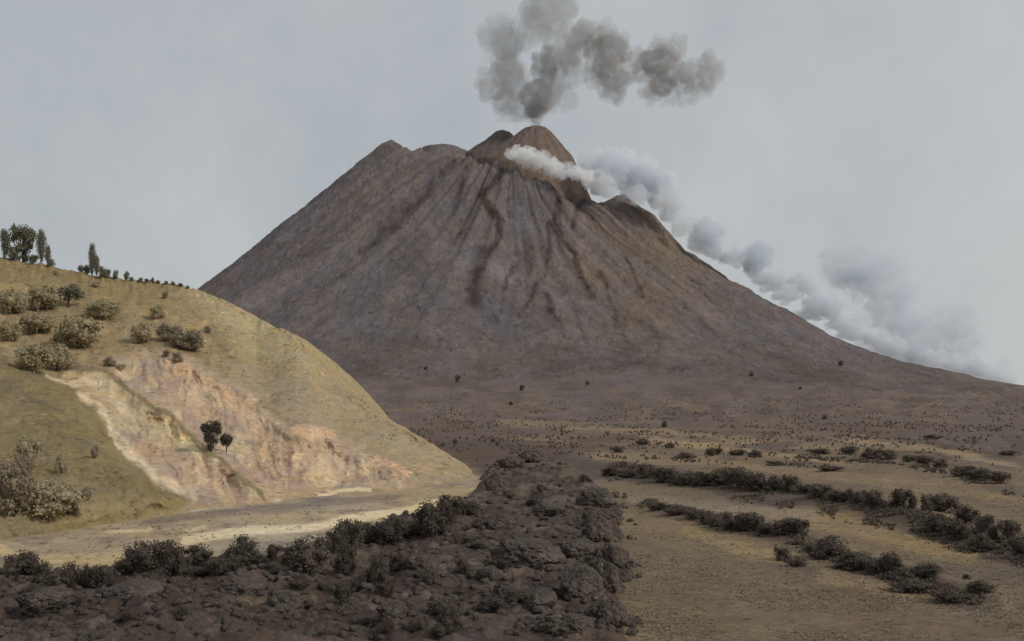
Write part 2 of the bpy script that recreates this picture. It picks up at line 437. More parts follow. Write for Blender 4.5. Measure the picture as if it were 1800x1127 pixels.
soil = put(soil, sstep(5, -3, poly_sd(wx, wy, [(285, 745), (330, 770), (372, 806), (350, 803), (300, 770)])), alb(190, 170, 132))
soil = put(soil, sstep(7, 2.5, d_ridge) * .9, alb(118, 105, 76))
soil = put(soil, sstep(5, -3, sd_spur), alb(120, 106, 77))
sp = sstep(5, -3, sd_spur)
soil = put(soil, sp * sstep(0, .3, n1) * .6, alb(110, 97, 71))
soil = put(soil, sp * sstep(.04, .3, n2) * .5, alb(132, 117, 85))
soil = put(soil, sp * sstep(860, 900, wy) * .6, alb(136, 121, 86))
soil = put(soil, sp * sstep(900, 935, wy + 0 * HX) * sstep(250, 60, HX) * .6, alb(108, 97, 76))
for pts, w in (([(10, 665), (40, 680), (60, 705), (105, 720)], 3.5), ([(35, 700), (80, 718), (110, 745)], 3.5), ([(90, 755), (120, 770), (150, 780)], 3)):
    soil = put(soil, sstep(w * 1.5, w * .5, line_d(wx, wy, pts)) * .7, alb(104, 92, 72))
for pts, w in (([(85, 655), (115, 668), (140, 690)], 4), ([(135, 672), (160, 705), (190, 735), (215, 772), (250, 812), (285, 845), (318, 862)], 8), ([(150, 668), (185, 680), (215, 712), (240, 735)], 8), ([(195, 762), (235, 806), (262, 822)], 2.5), ([(290, 860), (322, 872)], 5)):
    soil = put(soil, sstep(w * 1.5, w * .3, line_d(wx + 10 * n2, wy, pts)) * np.clip(.8 + 1.2 * n2, .15, 1), alb(192, 172, 141))
M_HILL = terrain_mat('hill_earth', (0.05, 0.3, 1.1), (0.1, 0.16, 0.2), 0.8, 0.5, 0.7, dark=.45)
hill = structure(link_mesh('hill', np.stack([Xh, Dh, Zh], -1).reshape(-1, 3), grid_faces(*HX.shape), M_HILL, soil=soil.reshape(-1, 3)), 'olive and ochre hill on the left with an eroded peach gully', 'hill')

# ================================================================ VOLCANO
VX, VY = 0.0, 4000.0
NT, NR = 900, 330
th = np.linspace(-math.pi, math.pi, NT, endpoint=False)
q = np.concatenate([np.linspace(0, 1, 50), 1 + np.linspace(0.004, 1.0, 230) ** 1.0, 2 + np.linspace(.02, 1, NR - 280)])
Q, TH = np.meshgrid(q, th, indexing='ij')
deg = np.degrees(TH)


def ang(d, xs, ys):
    xs = np.array([xs[-1] - 360] + list(xs) + [xs[0] + 360], float); ys = np.array([ys[-1]] + list(ys) + [ys[0]], float)
    return np.interp(d, xs, ys)


A = [-180, -174, -150, -120, -95, -75, -50, -25, 0, 30, 90, 140, 160, 174]
rimr = ang(deg, A, [435, 435, 400, 345, 310, 300, 300, 340, 405, 380, 420, 430, 440, 435]) * (1 + .03 * vnoise(deg / 9, deg * 0, seed=90))
foot_n = 1 + .07 * fbm(np.degrees(np.arctan2(np.sin(TH), np.cos(TH))) / 14, TH * 0, seed=119, octs=3)
rimh = ang(deg, A, [948, 942, 872, 815, 790, 748, 696, 700, 745, 730, 740, 800, 900, 944]) + (12 * vnoise(deg / 4, deg * 0, seed=91) + 7 * vnoise(deg / 1.6, deg * 0, seed=92)) * sstep(165, 140, np.abs(deg))
foot = ang(deg, A, [1565, 1565, 1600, 1950, 2250, 2200, 1900, 1800, 1800, 1800, 1800, 1650, 1565, 1565])
foot = np.where(np.abs(deg + 90) < 62, foot * foot_n, foot)
s = np.clip(Q - 1, 0, 1)
fL = np.interp(s, [0, .03, .25, .46, .72, .86, 1], [1, .985, .765, .55, .285, .14, .0])
fR = np.interp(s, [0, .08, .165, .275, .41, .54, .68, .82, .93, 1], [1, .90, .73, .585, .43, .285, .178, .10, .05, 0])
fF = np.interp(s, [0, .1, .25, .4, .55, .7, .85, 1], [1, .82, .585, .39, .235, .12, .045, 0])
k = np.cos(TH); wR = np.clip(k, 0, 1) ** 1.2; wL = np.clip(-k, 0, 1) ** 1.2
f = fL * wL + fR * wR + fF * (1 - wL - wR)
R = np.where(Q <= 1, Q * rimr, np.where(Q <= 2, rimr + s * (foot - rimr), foot + (Q - 2) * 700))
Xv = VX + R * np.cos(TH); Yv = VY + R * np.sin(TH)
Zv = rimh * f
# shallow crater bowl inside the rim
Zv = np.where(Q < 1, rimh - 95 * (1 - Q ** 3) - (rimh - 770) * (1 - Q ** 2), Zv)
slope = sstep(1.0, 1.06, Q) * (1 - sstep(1.75, 2, Q))
gul = fbm(deg / 7 + 0.5 * fbm(deg / 9, Q * 3, seed=95), Q * 1.1, seed=96, octs=5, gain=.55)
ridg = 1 - np.abs(fbm(deg / 11, Q * .9, seed=97, octs=4)) * 3
gw = .35 + .65 * np.exp(-((deg + 62) / 46) ** 2)
Zv = Zv + slope * gw * (17 * gul + 9 * ridg - 6) * (1 - .75 * sstep(1.35, 1.8, Q)) + slope * 6 * fbm(Xv / 60, Yv / 60, seed=98, octs=4)
Zv = Zv + slope * (7 * fbm(deg / 2.1 + .4 * vnoise(deg / 5, Q * 5, seed=116), Q * 2.5, seed=117, octs=4) + 5 * fbm(Xv / 24, Yv / 24, Zv / 24, seed=118, octs=3)) * (1 - .5 * sstep(1.5, 1.9, Q))
Zv = Zv + 26 * fbm(Xv / 300, Yv / 300, Zv / 300, seed=99, octs=3) * slope * np.clip(1 - wL, .25, 1) * (1 - .75 * sstep(1.35, 1.8, Q))
Zv = np.where(Q > 1.9, Zv - 30 * sstep(1.9, 2.05, Q) - 60 * np.clip(Q - 2, 0, 1), Zv)
vpx, vpy = proj(Xv, Yv, Zv)
wx = vpx + 7 * fbm(vpx / 25, vpy / 25, seed=100, octs=4); wy = vpy + 7 * fbm(vpx / 25, vpy / 25, seed=101, octs=4)
soil = np.zeros(Xv.shape + (3,)) + alb(95, 87, 86)
rad = fbm(deg / 3.2 + .6 * vnoise(deg / 8, Q * 4, seed=103), Q * 2.2, seed=104, octs=5)
soil = put(soil, sstep(-.05, .35, fbm(Xv / 170, Yv / 170, Zv / 170, seed=105, octs=5)) * .8, alb(106, 98, 97))
cw = (.3 + .7 * sstep(740, 920, vpx)) * np.clip(.65 + 1.3 * fbm(vpx / 120, vpy / 90, seed=121, octs=3), .1, 1.2)
soil = put(soil, sstep(.05, .35, rad) * cw * .4, alb(80, 72, 70))
soil = put(soil, sstep(0, .3, fbm(wx / 60, wy / 60, seed=106, octs=4)) * .4, alb(102, 95, 93))
soil = put(soil, sstep(70, -60, poly_sd(wx, wy, [(980, 400), (1120, 370), (1220, 470), (1260, 560), (1150, 640), (1000, 560)])) * .6, alb(106, 94, 83))
soil = put(soil, sstep(30, -30, poly_sd(wx, wy, [(1130, 380), (1175, 395), (1215, 460), (1225, 510), (1180, 480)])) * .55, alb(106, 93, 74))
soil = put(soil, sstep(30, -40, poly_sd(wx, wy, [(700, 260), (830, 285), (760, 330), (640, 420), (520, 500), (560, 430)])) * .5, alb(98, 86, 81))
soil = put(soil, sstep(50, -50, poly_sd(wx, wy, [(590, 430), (700, 420), (760, 520), (650, 590), (560, 560)])) * .5, alb(96, 92, 91))
STREAK = [([(885, 300), (848, 342), (862, 368), (880, 388), (878, 420), (852, 452), (836, 492)], 7, .9), ([(850, 440), (835, 480), (832, 530)], 12, .6),
          ([(795, 285), (770, 315), (735, 352), (690, 395), (640, 440)], 8, .6), ([(828, 288), (815, 330), (795, 370)], 6, .6),
          ([(962, 390), (966, 450), (948, 500), (915, 555)], 4, .8), ([(968, 392), (1008, 445), (1024, 490), (1036, 520)], 5, .85),
          ([(972, 325), (985, 360), (978, 400)], 8, .7), ([(1028, 340), (1004, 400)], 6, .6), ([(1060, 478), (1082, 560), (1112, 640)], 4, .7), ([(1100, 450), (1128, 520)], 4, .7),
          ([(1010, 540), (1025, 590), (1050, 650)], 4, .5), ([(960, 520), (985, 575)], 4, .7), ([(905, 470), (880, 540), (870, 570)], 4, .7), ([(1140, 560), (1160, 610)], 4, .6),
          ([(930, 470), (925, 520)], 3, .5), ([(1270, 630), (1300, 672), (1340, 700)], 5, .7), ([(1380, 640), (1405, 680), (1450, 720)], 5, .6), ([(1230, 560), (1290, 620)], 4, .45), ([(1460, 640), (1520, 700)], 5, .5)]
sfine = fbm(vpx / 9, vpy / 14, seed=113, octs=4)
fine = fbm(deg / 1.5 + .5 * vnoise(deg / 4, Q * 6, seed=114), Q * 3.5, seed=115, octs=4)
soil = put(soil, sstep(.08, .4, fine) * slope * cw * .45, alb(74, 66, 64))
soil = put(soil, sstep(.1, .45, -fine) * slope * cw * .3, alb(110, 100, 95))
for pts, w, kk in STREAK:
    soil = put(soil, sstep(w * 1.5, w * .3, line_d(wx + 4 * sfine, wy + 2 * sfine, pts)) * np.clip(kk * 1.25 * (.85 + .7 * sfine), .2, 1), alb(60, 52, 49))
# earth tones at the foot
vd = fbm((vpx - 1.4 * vpy) / 16, (vpx * .5 + vpy) / 60, seed=112, octs=5)
vm = sstep(1250, 1450, vpx) * sstep(620, 680, vpy)
soil = put(soil, vm * sstep(0, .3, vd) * .6, alb(76, 66, 62))
soil = put(soil, vm * sstep(.05, .3, -vd) * .35, alb(100, 90, 85))
fm = sstep(1.5, 1.86, Q + .12 * fbm(vpx / 60, vpy / 30, seed=125, octs=4))[..., None]
soil = soil * (1 - fm) + foot_soil(vpx, vpy) * fm
M_VOLC = terrain_mat('volcanic_ash', (0.004, 0.02, 0.07), (0.14, 0.17, 0.2), 0.035, 16, 0.8, stretch=(1, .4, .4), dark=.075)
volcano = structure(link_mesh('volcano', np.stack([Xv, Yv, Zv], -1).reshape(-1, 3), grid_faces(NR, NT, True), M_VOLC, soil=soil.reshape(-1, 3)), 'great mauve grey volcano with a broken summit and dark gullies', 'volcano')


def cone(name, label, px, py, d, profile_l, profile_r, rgb, crater=10, seed=1):
    """small cone inside the crater: profile pairs are (distance, drop) in metres"""
    n, m = 220, 90
    rmax = 420
    rr = np.linspace(0, rmax, m)[:, None]; t = np.linspace(-math.pi, math.pi, n, endpoint=False)[None]
    kx = (1 + np.cos(t)) / 2
    dl = np.interp(rr, *zip(*profile_l)); dr = np.interp(rr, *zip(*profile_r))
    drop = dl * (1 - kx) + dr * kx
    x = rr * np.cos(t); y = rr * np.sin(t)
    z = -drop - crater * np.exp(-(rr / 22) ** 2) + 5 * fbm(t * 9 + 0 * rr, rr / 90 + 0 * t, seed=seed, octs=4) * sstep(0, 120, rr) + 3 * fbm(x / 25, y / 25, seed=seed + 3, octs=3)
    X0, Z0 = (px - CX) / F * d, (HY - py) / F * d
    soil = np.zeros(x.shape + (3,)) + alb(*rgb)
    soil = put(soil, sstep(0, .3, fbm(t * 7 + 0 * rr, rr / 160 + 0 * t, seed=seed + 6, octs=4)) * .5, alb(*(c * .86 for c in rgb)))
    o = link_mesh(name, np.stack([x, y, z + 0 * x], -1).reshape(-1, 3), grid_faces(m, n, True), M_VOLC, soil=soil.reshape(-1, 3))
    o.location = (X0, d, Z0)
    return structure(o, label, 'cone')


cone('cinder_cone', 'smoking brown cinder cone at the top of the volcano', 941, 223, 4010, [(0, 0), (35, 2), (90, 46), (215, 122), (260, 260), (420, 800)], [(0, 0), (38, 3), (60, 22), (140, 122), (230, 330), (420, 800)], (104, 91, 82), 14, 3)
cone('cinder_cone', 'grey summit knoll left of the smoking cone', 884, 230, 4140, [(0, 0), (28, 4), (70, 40), (145, 92), (230, 240), (420, 800)], [(0, 0), (25, 5), (60, 40), (200, 240), (420, 800)], (98, 88, 84), 0, 13)
cone('cinder_cone', 'low grey hump on the crater rim between two peaks', 783, 255, 4150, [(0, 0), (40, 4), (90, 16), (200, 160), (420, 800)], [(0, 0), (40, 7), (90, 30), (200, 160), (420, 800)], (108, 99, 95), 0, 23)

# ================================================================ PLACEMENT
bpy.context.view_layer.update()
dg = bpy.context.evaluated_depsgraph_get()
BV = {o.name: BVHTree.FromObject(o, dg) for o in (ground, lava, hill, volcano)}


def hit(px, py, only=None):
    """the place on the terrain that is seen at a pixel of the picture"""
    d = Vector(((px - CX) / F, 1.0, (HY - py) / F)).normalized()
    best = None
    for n, b in BV.items():
        if only and n not in only: continue
        r = b.ray_cast(Vector((0, 0, 0)), d)
        if r[0] is not None and (best is None or r[3] < best[1]): best = (r[0], r[3])
    return best[0] if best else None


def drop(x, y, only=None):
    best = None
    for n, b in BV.items():
        if only and n not in only: continue
        r = b.ray_cast(Vector((x, y, 3000)), Vector((0, 0, -1)))
        if r[0] is not None and (best is None or r[0].z > best): best = r[0].z
    return best


# ================================================================ PLANTS
def ico(sub):
    t = (1 + 5 ** .5) / 2
    v = [(-1, t, 0), (1, t, 0), (-1, -t, 0), (1, -t, 0), (0, -1, t), (0, 1, t), (0, -1, -t), (0, 1, -t), (t, 0, -1), (t, 0, 1), (-t, 0, -1), (-t, 0, 1)]
    v = [Vector(a).normalized() for a in v]
    fs = [(0, 11, 5), (0, 5, 1), (0, 1, 7), (0, 7, 10), (0, 10, 11), (1, 5, 9), (5, 11, 4), (11, 10, 2), (10, 7, 6), (7, 1, 8), (3, 9, 4), (3, 4, 2), (3, 2, 6), (3, 6, 8), (3, 8, 9), (4, 9, 5), (2, 4, 11), (6, 2, 10), (8, 6, 7), (9, 8, 1)]
    for _ in range(sub):
        c = {}; nf = []

        def mid(a, b):
            kk = (min(a, b), max(a, b))
            if kk not in c:
                v.append(((v[a] + v[b]) / 2).normalized()); c[kk] = len(v) - 1
            return c[kk]
        for a, b, d in fs:
            x, y, z = mid(a, b), mid(b, d), mid(d, a)
            nf += [(a, x, z), (b, y, x), (d, z, y), (x, y, z)]
        fs = nf
    return np.array(v), np.array(fs)


ICO = {i: ico(i) for i in (1, 2, 3, 4)}


def foliage(lumps, leaves, size, seed, core=.6):
    """lumps: (x, y, z, r, rz) ellipsoids; leaf faces crowd their shells, a ragged core fills them"""
    rng = np.random.default_rng(seed)
    V, Fc = [], []; nv = 0
    iv, jf = ICO[2]
    for n, (x, y, z, r, rz) in enumerate(lumps):
        d = 1 + .22 * fbm(iv[:, 0] * 2 + n, iv[:, 1] * 2, iv[:, 2] * 2 + seed, seed=seed, octs=3)
        v = iv * d[:, None] * np.array([r, r, rz]) * core + np.array([x, y, z])
        V.append(v); Fc.append(jf + nv); nv += len(v)
    tot = sum(l[3] * l[4] for l in lumps)
    for x, y, z, r, rz in lumps:
        m = int(leaves * r * rz / tot) + 4
        u = rng.normal(size=(m, 3)); u /= np.linalg.norm(u, axis=1)[:, None]
        c = u * (.5 + .68 * rng.uniform(0, 1, (m, 1)) ** .6) * np.array([r, r, rz]) + np.array([x, y, z])
        a = rng.normal(size=(m, 3)); a /= np.linalg.norm(a, axis=1)[:, None]
        b = np.cross(a, u + .6 * rng.normal(size=(m, 3))); b /= np.linalg.norm(b, axis=1)[:, None] + 1e-9
        sz = size * rng.uniform(.6, 1.4, (m, 1))
        q4 = np.stack([c - a * sz, c - b * sz * .6, c + a * sz, c + b * sz * .6], 1).reshape(-1, 3)
        V.append(q4)
        i0 = nv + np.arange(m) * 4
        Fc.append(np.concatenate([np.stack([i0, i0 + 1, i0 + 2], 1), np.stack([i0, i0 + 2, i0 + 3], 1)])); nv += 4 * m
    V = np.concatenate(V); V[:, 2] = np.maximum(V[:, 2], -.04)
    return V, np.concatenate(Fc)


def tube(paths, n=7):
    V, Fc = [], []; nv = 0
    for pts in paths:
        for (x, y, z, r) in pts:
            for a in range(n):
                V.append((x + r * math.cos(a * math.tau / n), y + r * math.sin(a * math.tau / n), z))
        for i in range(len(pts) - 1):
            for a in range(n):
                Fc.append((nv + i * n + a, nv + i * n + (a + 1) % n, nv + (i + 1) * n + (a + 1) % n, nv + (i + 1) * n + a))
        nv += len(pts) * n
    return V, Fc


def lumps_round(seed, n=9, zc=.62, zr=.36):
    rng = np.random.default_rng(seed); out = [(0, 0, zc, .33, zr * .8)]
    for i in range(n):
        a = i * 2.4 + rng.uniform(-.4, .4); e = rng.uniform(-.7, .95); rr = math.sqrt(max(0, 1 - e * e))
        r = rng.uniform(.13, .22)
        out.append((.32 * rr * math.cos(a), .32 * rr * math.sin(a), zc + e * (zr - .12), r, r * .95))
    return out


def lumps_shrub(seed, n=8):
    rng = np.random.default_rng(seed); out = [(0, 0, .42, .36, .42)]
    for i in range(n):
        a = i * 2.4 + rng.uniform(-.5, .5); d = rng.uniform(.12, .36); z = rng.uniform(.18, .82) * (1 - .5 * d)
        r = rng.uniform(.12, .22); out.append((d * math.cos(a), d * math.sin(a), z, r, r * 1.15))
    return out


def lumps_spire(seed):
    rng = np.random.default_rng(seed); out = []
    for i in range(9):
        z = .14 + .1 * i; w = .6 * math.sin(math.pi * min(1, (1.12 - z))) ** .7 * .8 + .06
        out.append((rng.uniform(-.08, .08), rng.uniform(-.08, .08), z, w * rng.uniform(.8, 1.1), .12))
    return out


M_HILLTOP = leaf_mat('hilltop_leaves', (.13, .122, .083), (.24, .225, .16))
M_OLIVE = leaf_mat('olive_leaves', (.30, .25, .148), (.45, .375, .23))
M_DARKLEAF = leaf_mat('dark_leaves', (.062, .05, .040), (.14, .113, .088))
M_BROWN = leaf_mat('brown_scrub_leaves', (.085, .068, .054), (.17, .138, .106))
M_PALE = leaf_mat('pale_leaves', (.32, .272, .165), (.49, .42, .275))
M_MAUVE = leaf_mat('mauve_scrub_leaves', (.09, .075, .068), (.16, .135, .12))
M_HILLBROWN = leaf_mat('tan_brown_leaves', (.20, .162, .112), (.34, .28, .20))
M_BARK = bark_mat('bark', (.07, .055, .045))

PROTO = {}


def proto(kind, var, mat):
    key = (kind, var, mat.name)
    if key in PROTO: return PROTO[key]
    sd = hash((kind, var)) % 1000 if False else sum(map(ord, kind)) * 7 + var * 31
    if kind == 'round': lp, trunk = lumps_round(sd), True
    elif kind == 'bushy': lp, trunk = lumps_round(sd, 12, .44, .46), True
    elif kind == 'two_tier':
        rng = np.random.default_rng(sd); lp = [(0, 0, .74, .4, .22), (0, 0, .42, .3, .17), (.05, 0, .16, .2, .15)]
        for i in range(11):
            a = i * 2.4; lp.append((.36 * math.cos(a), .36 * math.sin(a), .74 + .13 * rng.uniform(-1, 1), .16, .12))
        for i in range(6):
            a = i * 2.4; lp.append((.24 * math.cos(a), .24 * math.sin(a), .40 + .1 * rng.uniform(-1, 1), .13, .09))
        trunk = True
    elif kind == 'spire': lp, trunk = lumps_spire(sd), True
    else: lp, trunk = lumps_shrub(sd), False
    V, Fc = foliage(lp, 1900 if kind != 'shrub' else 1300, .034, sd)
    crown = bpy.data.meshes.new('crown' if trunk else 'foliage')
    crown.from_pydata([tuple(v) for v in V.tolist()], [], [tuple(f) for f in Fc.tolist()]); crown.materials.append(mat)
    if trunk:
        rng = np.random.default_rng(sd + 1)
        top = .8
        paths = [[(0, 0, -.05, .055), (.01, .01, .2, .04), (.02, -.01, .45, .03), (0, 0, top, .01)]]
        for i in range(4):
            a = i * 1.7 + rng.uniform(0, 1); z0 = .25 + .08 * i
            paths.append([(.01, 0, z0, .02), (.12 * math.cos(a), .12 * math.sin(a), z0 + .12, .014), (.24 * math.cos(a), .24 * math.sin(a), z0 + .24, .006)])
    else:
        paths = [[(0, 0, -.08, .05), (.03, .02, .18, .035), (.08, .0, .4, .015)], [(0, 0, -.08, .04), (-.08, .05, .2, .03), (-.16, .08, .42, .01)], [(0, .0, -.08, .035), (.02, -.1, .2, .02), (.03, -.18, .4, .01)]]
    TV, TF = tube(paths)
    tm = bpy.data.meshes.new('trunk' if trunk else 'stem'); tm.from_pydata(TV, [], TF); tm.materials.append(M_BARK)
    root = bpy.data.objects.new('tree' if trunk else 'shrub', None)
    c = bpy.data.objects.new('crown' if trunk else 'foliage', crown); c.parent = root
    t = bpy.data.objects.new('trunk' if trunk else 'stem', tm); t.parent = root
    PROTO[key] = (root, [c, t])
    return PROTO[key]


def plant(kind, var, mat, px, py, w, h, label, group=None, cat=None, name=None, only=None, parts=True, sink=.04, lean=0):
    p = hit(px, py, only)
    if p is None and only == ('hill',):                  # just above the crest line: take the crest itself
        for dy in range(1, 30):
            p = hit(px, py + dy, only)
            if p is not None: break
    if p is None: return None
    root, kids = proto(kind, var, mat)
    m = p.y / F
    if parts:
        r = root.copy(); COL.objects.link(r)
        for kd in kids:
            c = kd.copy(); COL.objects.link(c); c.parent = r
    else:
        r = kids[0].copy(); r.parent = None; COL.objects.link(r)
    r.name = name or ('shrub' if kind == 'shrub' else 'tree')
    r.location = (p.x, p.y, p.z - sink * h * m)
    r.scale = (w * m * 1.1, w * m * 1.1, h * m * 1.05)
    r.rotation_euler = (0, lean, random.uniform(0, math.tau))
    return tag(r, label, cat or ('shrub' if kind == 'shrub' else 'tree'), group)


# --- trees on the crest of the hill
H = ('hill',)
plant('spire', 1, M_HILLTOP, 9, 454, 16, 48, 'grey green tree at far left of the hilltop clump', only=H)
plant('two_tier', 2, M_HILLTOP, 41, 458, 40, 66, 'largest hilltop tree with a broad dark crown in two tiers', only=H)
plant('spire', 3, M_HILLTOP, 73, 463, 14, 56, 'slender dark tree right of the broad hilltop tree', only=H)
plant('spire', 7, M_HILLTOP, 84, 465, 9, 34, 'smaller pointed tree leaning out beside the slender hilltop tree', only=H)
plant('spire', 4, M_HILLTOP, 162, 480, 12, 54, 'lone pointed cypress like tree standing on the hill crest', only=H)
plant('spire', 5, M_HILLTOP, 170, 482, 10, 34, 'short pointed tree close to the lone cypress on the crest', only=H)
CREST = [(24, 455, 24, 26), (58, 460, 18, 18), (90, 464, 15, 16), (143, 478, 16, 14), (153, 480, 13, 20), (181, 487, 18, 20), (190, 488, 10, 16), (203, 490, 11, 18), (222, 492, 11, 18), (231, 494, 9, 9), (247, 496, 10, 9), (258, 497, 9, 8), (268, 497, 7, 11), (278, 499, 10, 8), (292, 500, 8, 8), (304, 501, 9, 7), (318, 504, 10, 7), (330, 506, 8, 6)]
ORD = 'leftmost,second,third,fourth,fifth,sixth,seventh,eighth,ninth,tenth,eleventh,twelfth,thirteenth,fourteenth,fifteenth,sixteenth,seventeenth,eighteenth,nineteenth,twentieth,twenty first,twenty second,twenty third,twenty fourth,twenty fifth,twenty sixth,twenty seventh,twenty eighth,twenty ninth,thirtieth'.split(',')


def nth(i):
    return 'leftmost' if i == 0 else ORD[i] + ' from the left'


def look(w, h):
    r = h / w
    return 'upright narrow' if r > 1.3 else 'low spreading' if r < .7 else 'rounded'


for i, (x, y, w, h) in enumerate(CREST):
    plant('shrub', i % 5, M_HILLTOP, x, y, w, h, f'small {look(w, h)} green shrub, {nth(i)} along the hill crest', 'shrubs along the hill crest', only=H)

# --- round trees on the hill's face
FACE = [('round', 22, 552, 40, 52, M_OLIVE, 'olive tree at the left edge, uppermost on the hill face'),
        ('round', 78, 545, 50, 48, M_OLIVE, 'round pale rimmed olive tree high on the hill face'),
        ('round', 121, 540, 38, 36, M_HILLTOP, 'dark green round tree right of the pale rimmed olive tree'),
        ('bushy', 138, 612, 64, 58, M_OLIVE, 'biggest round olive tree in the middle of the hill face'),
        ('bushy', 66, 586, 44, 42, M_OLIVE, 'medium olive tree left of the biggest round olive tree'),
        ('round', 16, 600, 34, 40, M_OLIVE, 'lumpy olive tree at the left edge below the uppermost'),
        ('bushy', 60, 655, 54, 52, M_OLIVE, 'wide olive tree at the head of the near spur'),
        ('bushy', 102, 652, 44, 50, M_OLIVE, 'olive tree with dark foot at the top of the gully'),
        ('bushy', 180, 560, 44, 36, M_OLIVE, 'broad olive tree on the upper middle of the hill'),
        ('round', 248, 604, 32, 40, M_OLIVE, 'single tree with dark centre above the peach gully'),
        ('bushy', 290, 600, 30, 36, M_HILLBROWN, 'brown tree at the left of the dark thicket on the hill'),
        ('bushy', 308, 602, 26, 34, M_HILLBROWN, 'narrow brown tree in the middle of the hill thicket'),
        ('bushy', 330, 616, 46, 40, M_HILLBROWN, 'widest brown tree at the right of the hill thicket'),
        ('shrub', 292, 628, 16, 14, M_HILLBROWN, 'small brown shrub below the hill thicket, left one'),
        ('shrub', 312, 636, 22, 20, M_HILLBROWN, 'larger brown shrub below the hill thicket, right one'),
        ('shrub', 366, 586, 14, 16, M_HILLBROWN, 'lone small brown shrub right of the hill thicket'),
        ('shrub', 276, 560, 30, 26, M_OLIVE, 'olive shrub in the grass above the thicket'),
        ('shrub', 290, 525, 12, 13, M_HILLBROWN, 'tiny dark shrub high on the grass below the crest'),
        ('shrub', 168, 505, 16, 12, M_OLIVE, 'small olive shrub just under the lone cypress'),
        ('shrub', 98, 484, 10, 10, M_OLIVE, 'tiny olive shrub under the hilltop clump'),
        ('shrub', 192, 644, 22, 18, M_HILLBROWN, 'dark shrub at the upper lip of the gully'),
        ('shrub', 212, 652, 18, 14, M_OLIVE, 'olive shrub at the upper lip of the gully'),
        ('shrub', 40, 572, 16, 16, M_BROWN, 'dark shrub between the olive trees at the left edge'),
        ('shrub', 101, 600, 18, 16, M_BROWN, 'dark shrub left of the biggest round olive tree'),
        ('shrub', 84, 582, 10, 10, M_BROWN, 'tiny dark shrub right of the medium olive tree'),
        ('shrub', 50, 822, 44, 54, M_PALE, 'pale shrub on the near spur, above the great bush'),
        ('shrub', 108, 832, 28, 44, M_PALE, 'pale narrow shrub with a dark side on the near spur'),
        ('shrub', 166, 806, 16, 28, M_HILLBROWN, 'upright brown shrub on the right of the near spur'),
        ('bushy', 88, 908, 88, 68, M_PALE, 'great round pale bush at the foot of the near spur'),
        ('bushy', 18, 905, 66, 96, M_HILLBROWN, 'large brown tree at the lower left edge of the hill'),
        ('shrub', 42, 832, 34, 34, M_HILLBROWN, 'dark shrub at the foot of the pale spur shrub'),
        ('shrub', 152, 880, 22, 26, M_HILLBROWN, 'small dark shrub right of the great pale bush'),
        ('shrub', 130, 905, 22, 44, M_HILLBROWN, 'dull upright shrub touching the great pale bush')]
for i, (kd, x, y, w, h, mt, lb) in enumerate(FACE):
    plant(kd if kd != 'round' or mt is not M_OLIVE else 'bushy', i % 4, mt, x, y, w * (1.22 if w > 30 else 1), h * (1.1 if w > 30 else 1), lb, 'trees and shrubs on the hill face', only=H)
plant('two_tier', 6, M_DARKLEAF, 371, 793, 32, 54, 'taller dark tree of the pair on the gully ridge', 'pair of trees on the gully ridge', only=H)
plant('round', 3, M_BROWN, 398, 795, 22, 34, 'shorter dark tree of the pair on the gully ridge', 'pair of trees on the gully ridge', only=H)

# --- shrubs along the edge of the lava
LE = [(12, 1018, 34, 26), (45, 1015, 48, 40), (75, 1022, 26, 36), (100, 1030, 24, 22), (124, 1032, 26, 44), (148, 1030, 14, 34), (172, 1030, 28, 34), (196, 1034, 16, 30), (218, 1008, 30, 28), (246, 1006, 42, 54), (274, 1000, 12, 30), (298, 1010, 36, 56), (322, 1012, 24, 34), (350, 992, 36, 34), (390, 1008, 40, 26), (430, 988, 38, 42), (480, 985, 20, 26), (510, 995, 30, 22), (540, 1008, 52, 62), (566, 985, 26, 44), (592, 968, 30, 40), (618, 962, 36, 46), (655, 955, 30, 36), (686, 956, 42, 46), (722, 946, 26, 30), (756, 940, 42, 52), (788, 922, 36, 48), (824, 905, 40, 26)]
for i, (x, y, w, h) in enumerate(LE):
    plant('shrub', i % 5, M_DARKLEAF if i % 3 else M_BROWN, x, y, w * 1.55, h * 1.2, f'{look(w * 1.3, h)} dark brown shrub, {nth(i)} along the lava edge', 'shrubs along the lava edge', only=('lava_field', 'ground'))
LI = [(610, 1008, 44, 62, 'tall black oval shrub standing in the middle of the lava'), (600, 1062, 40, 42, 'black round shrub in the lower lava below the tall oval one'), (664, 1024, 46, 58, 'dark shrub just right of the tall oval shrub in the lava'),
      (816, 1016, 30, 42, 'small dark shrub in the lava left of the big humps'), (786, 1096, 48, 40, 'round brown shrub low in the lava near the bottom'), (320, 1086, 26, 24, 'small brown shrub in the left half of the lava'),
      (225, 1090, 22, 18, 'low brown tuft in the lava at lower left'), (700, 1000, 40, 34, 'brown shrub behind the dark lava shrubs')]
for i, (x, y, w, h, lb) in enumerate(LI):
    plant('shrub', i % 5, M_DARKLEAF, x, y, w, h, lb, 'shrubs growing in the lava', only=('lava_field',))

rs0 = random.Random(21); n = 0
while n < 56:
    x, y = rs0.uniform(-10, 1085), rs0.uniform(815, 1120)
    if poly_sd(np.array([x]), np.array([y]), LAVA_TOP)[0] > -12 or (x < 620 and y > 1050): continue
    k0 = .35 + .65 * (y - 800) / 320
    plant('shrub', n % 5, M_DARKLEAF if n % 2 else M_BROWN, x, y, rs0.uniform(26, 66) * k0, rs0.uniform(18, 40) * k0, 'low dark rounded clump growing among the inner lava rubble', 'low clumps among the lava rubble', only=('lava_field',), sink=.1); n += 1

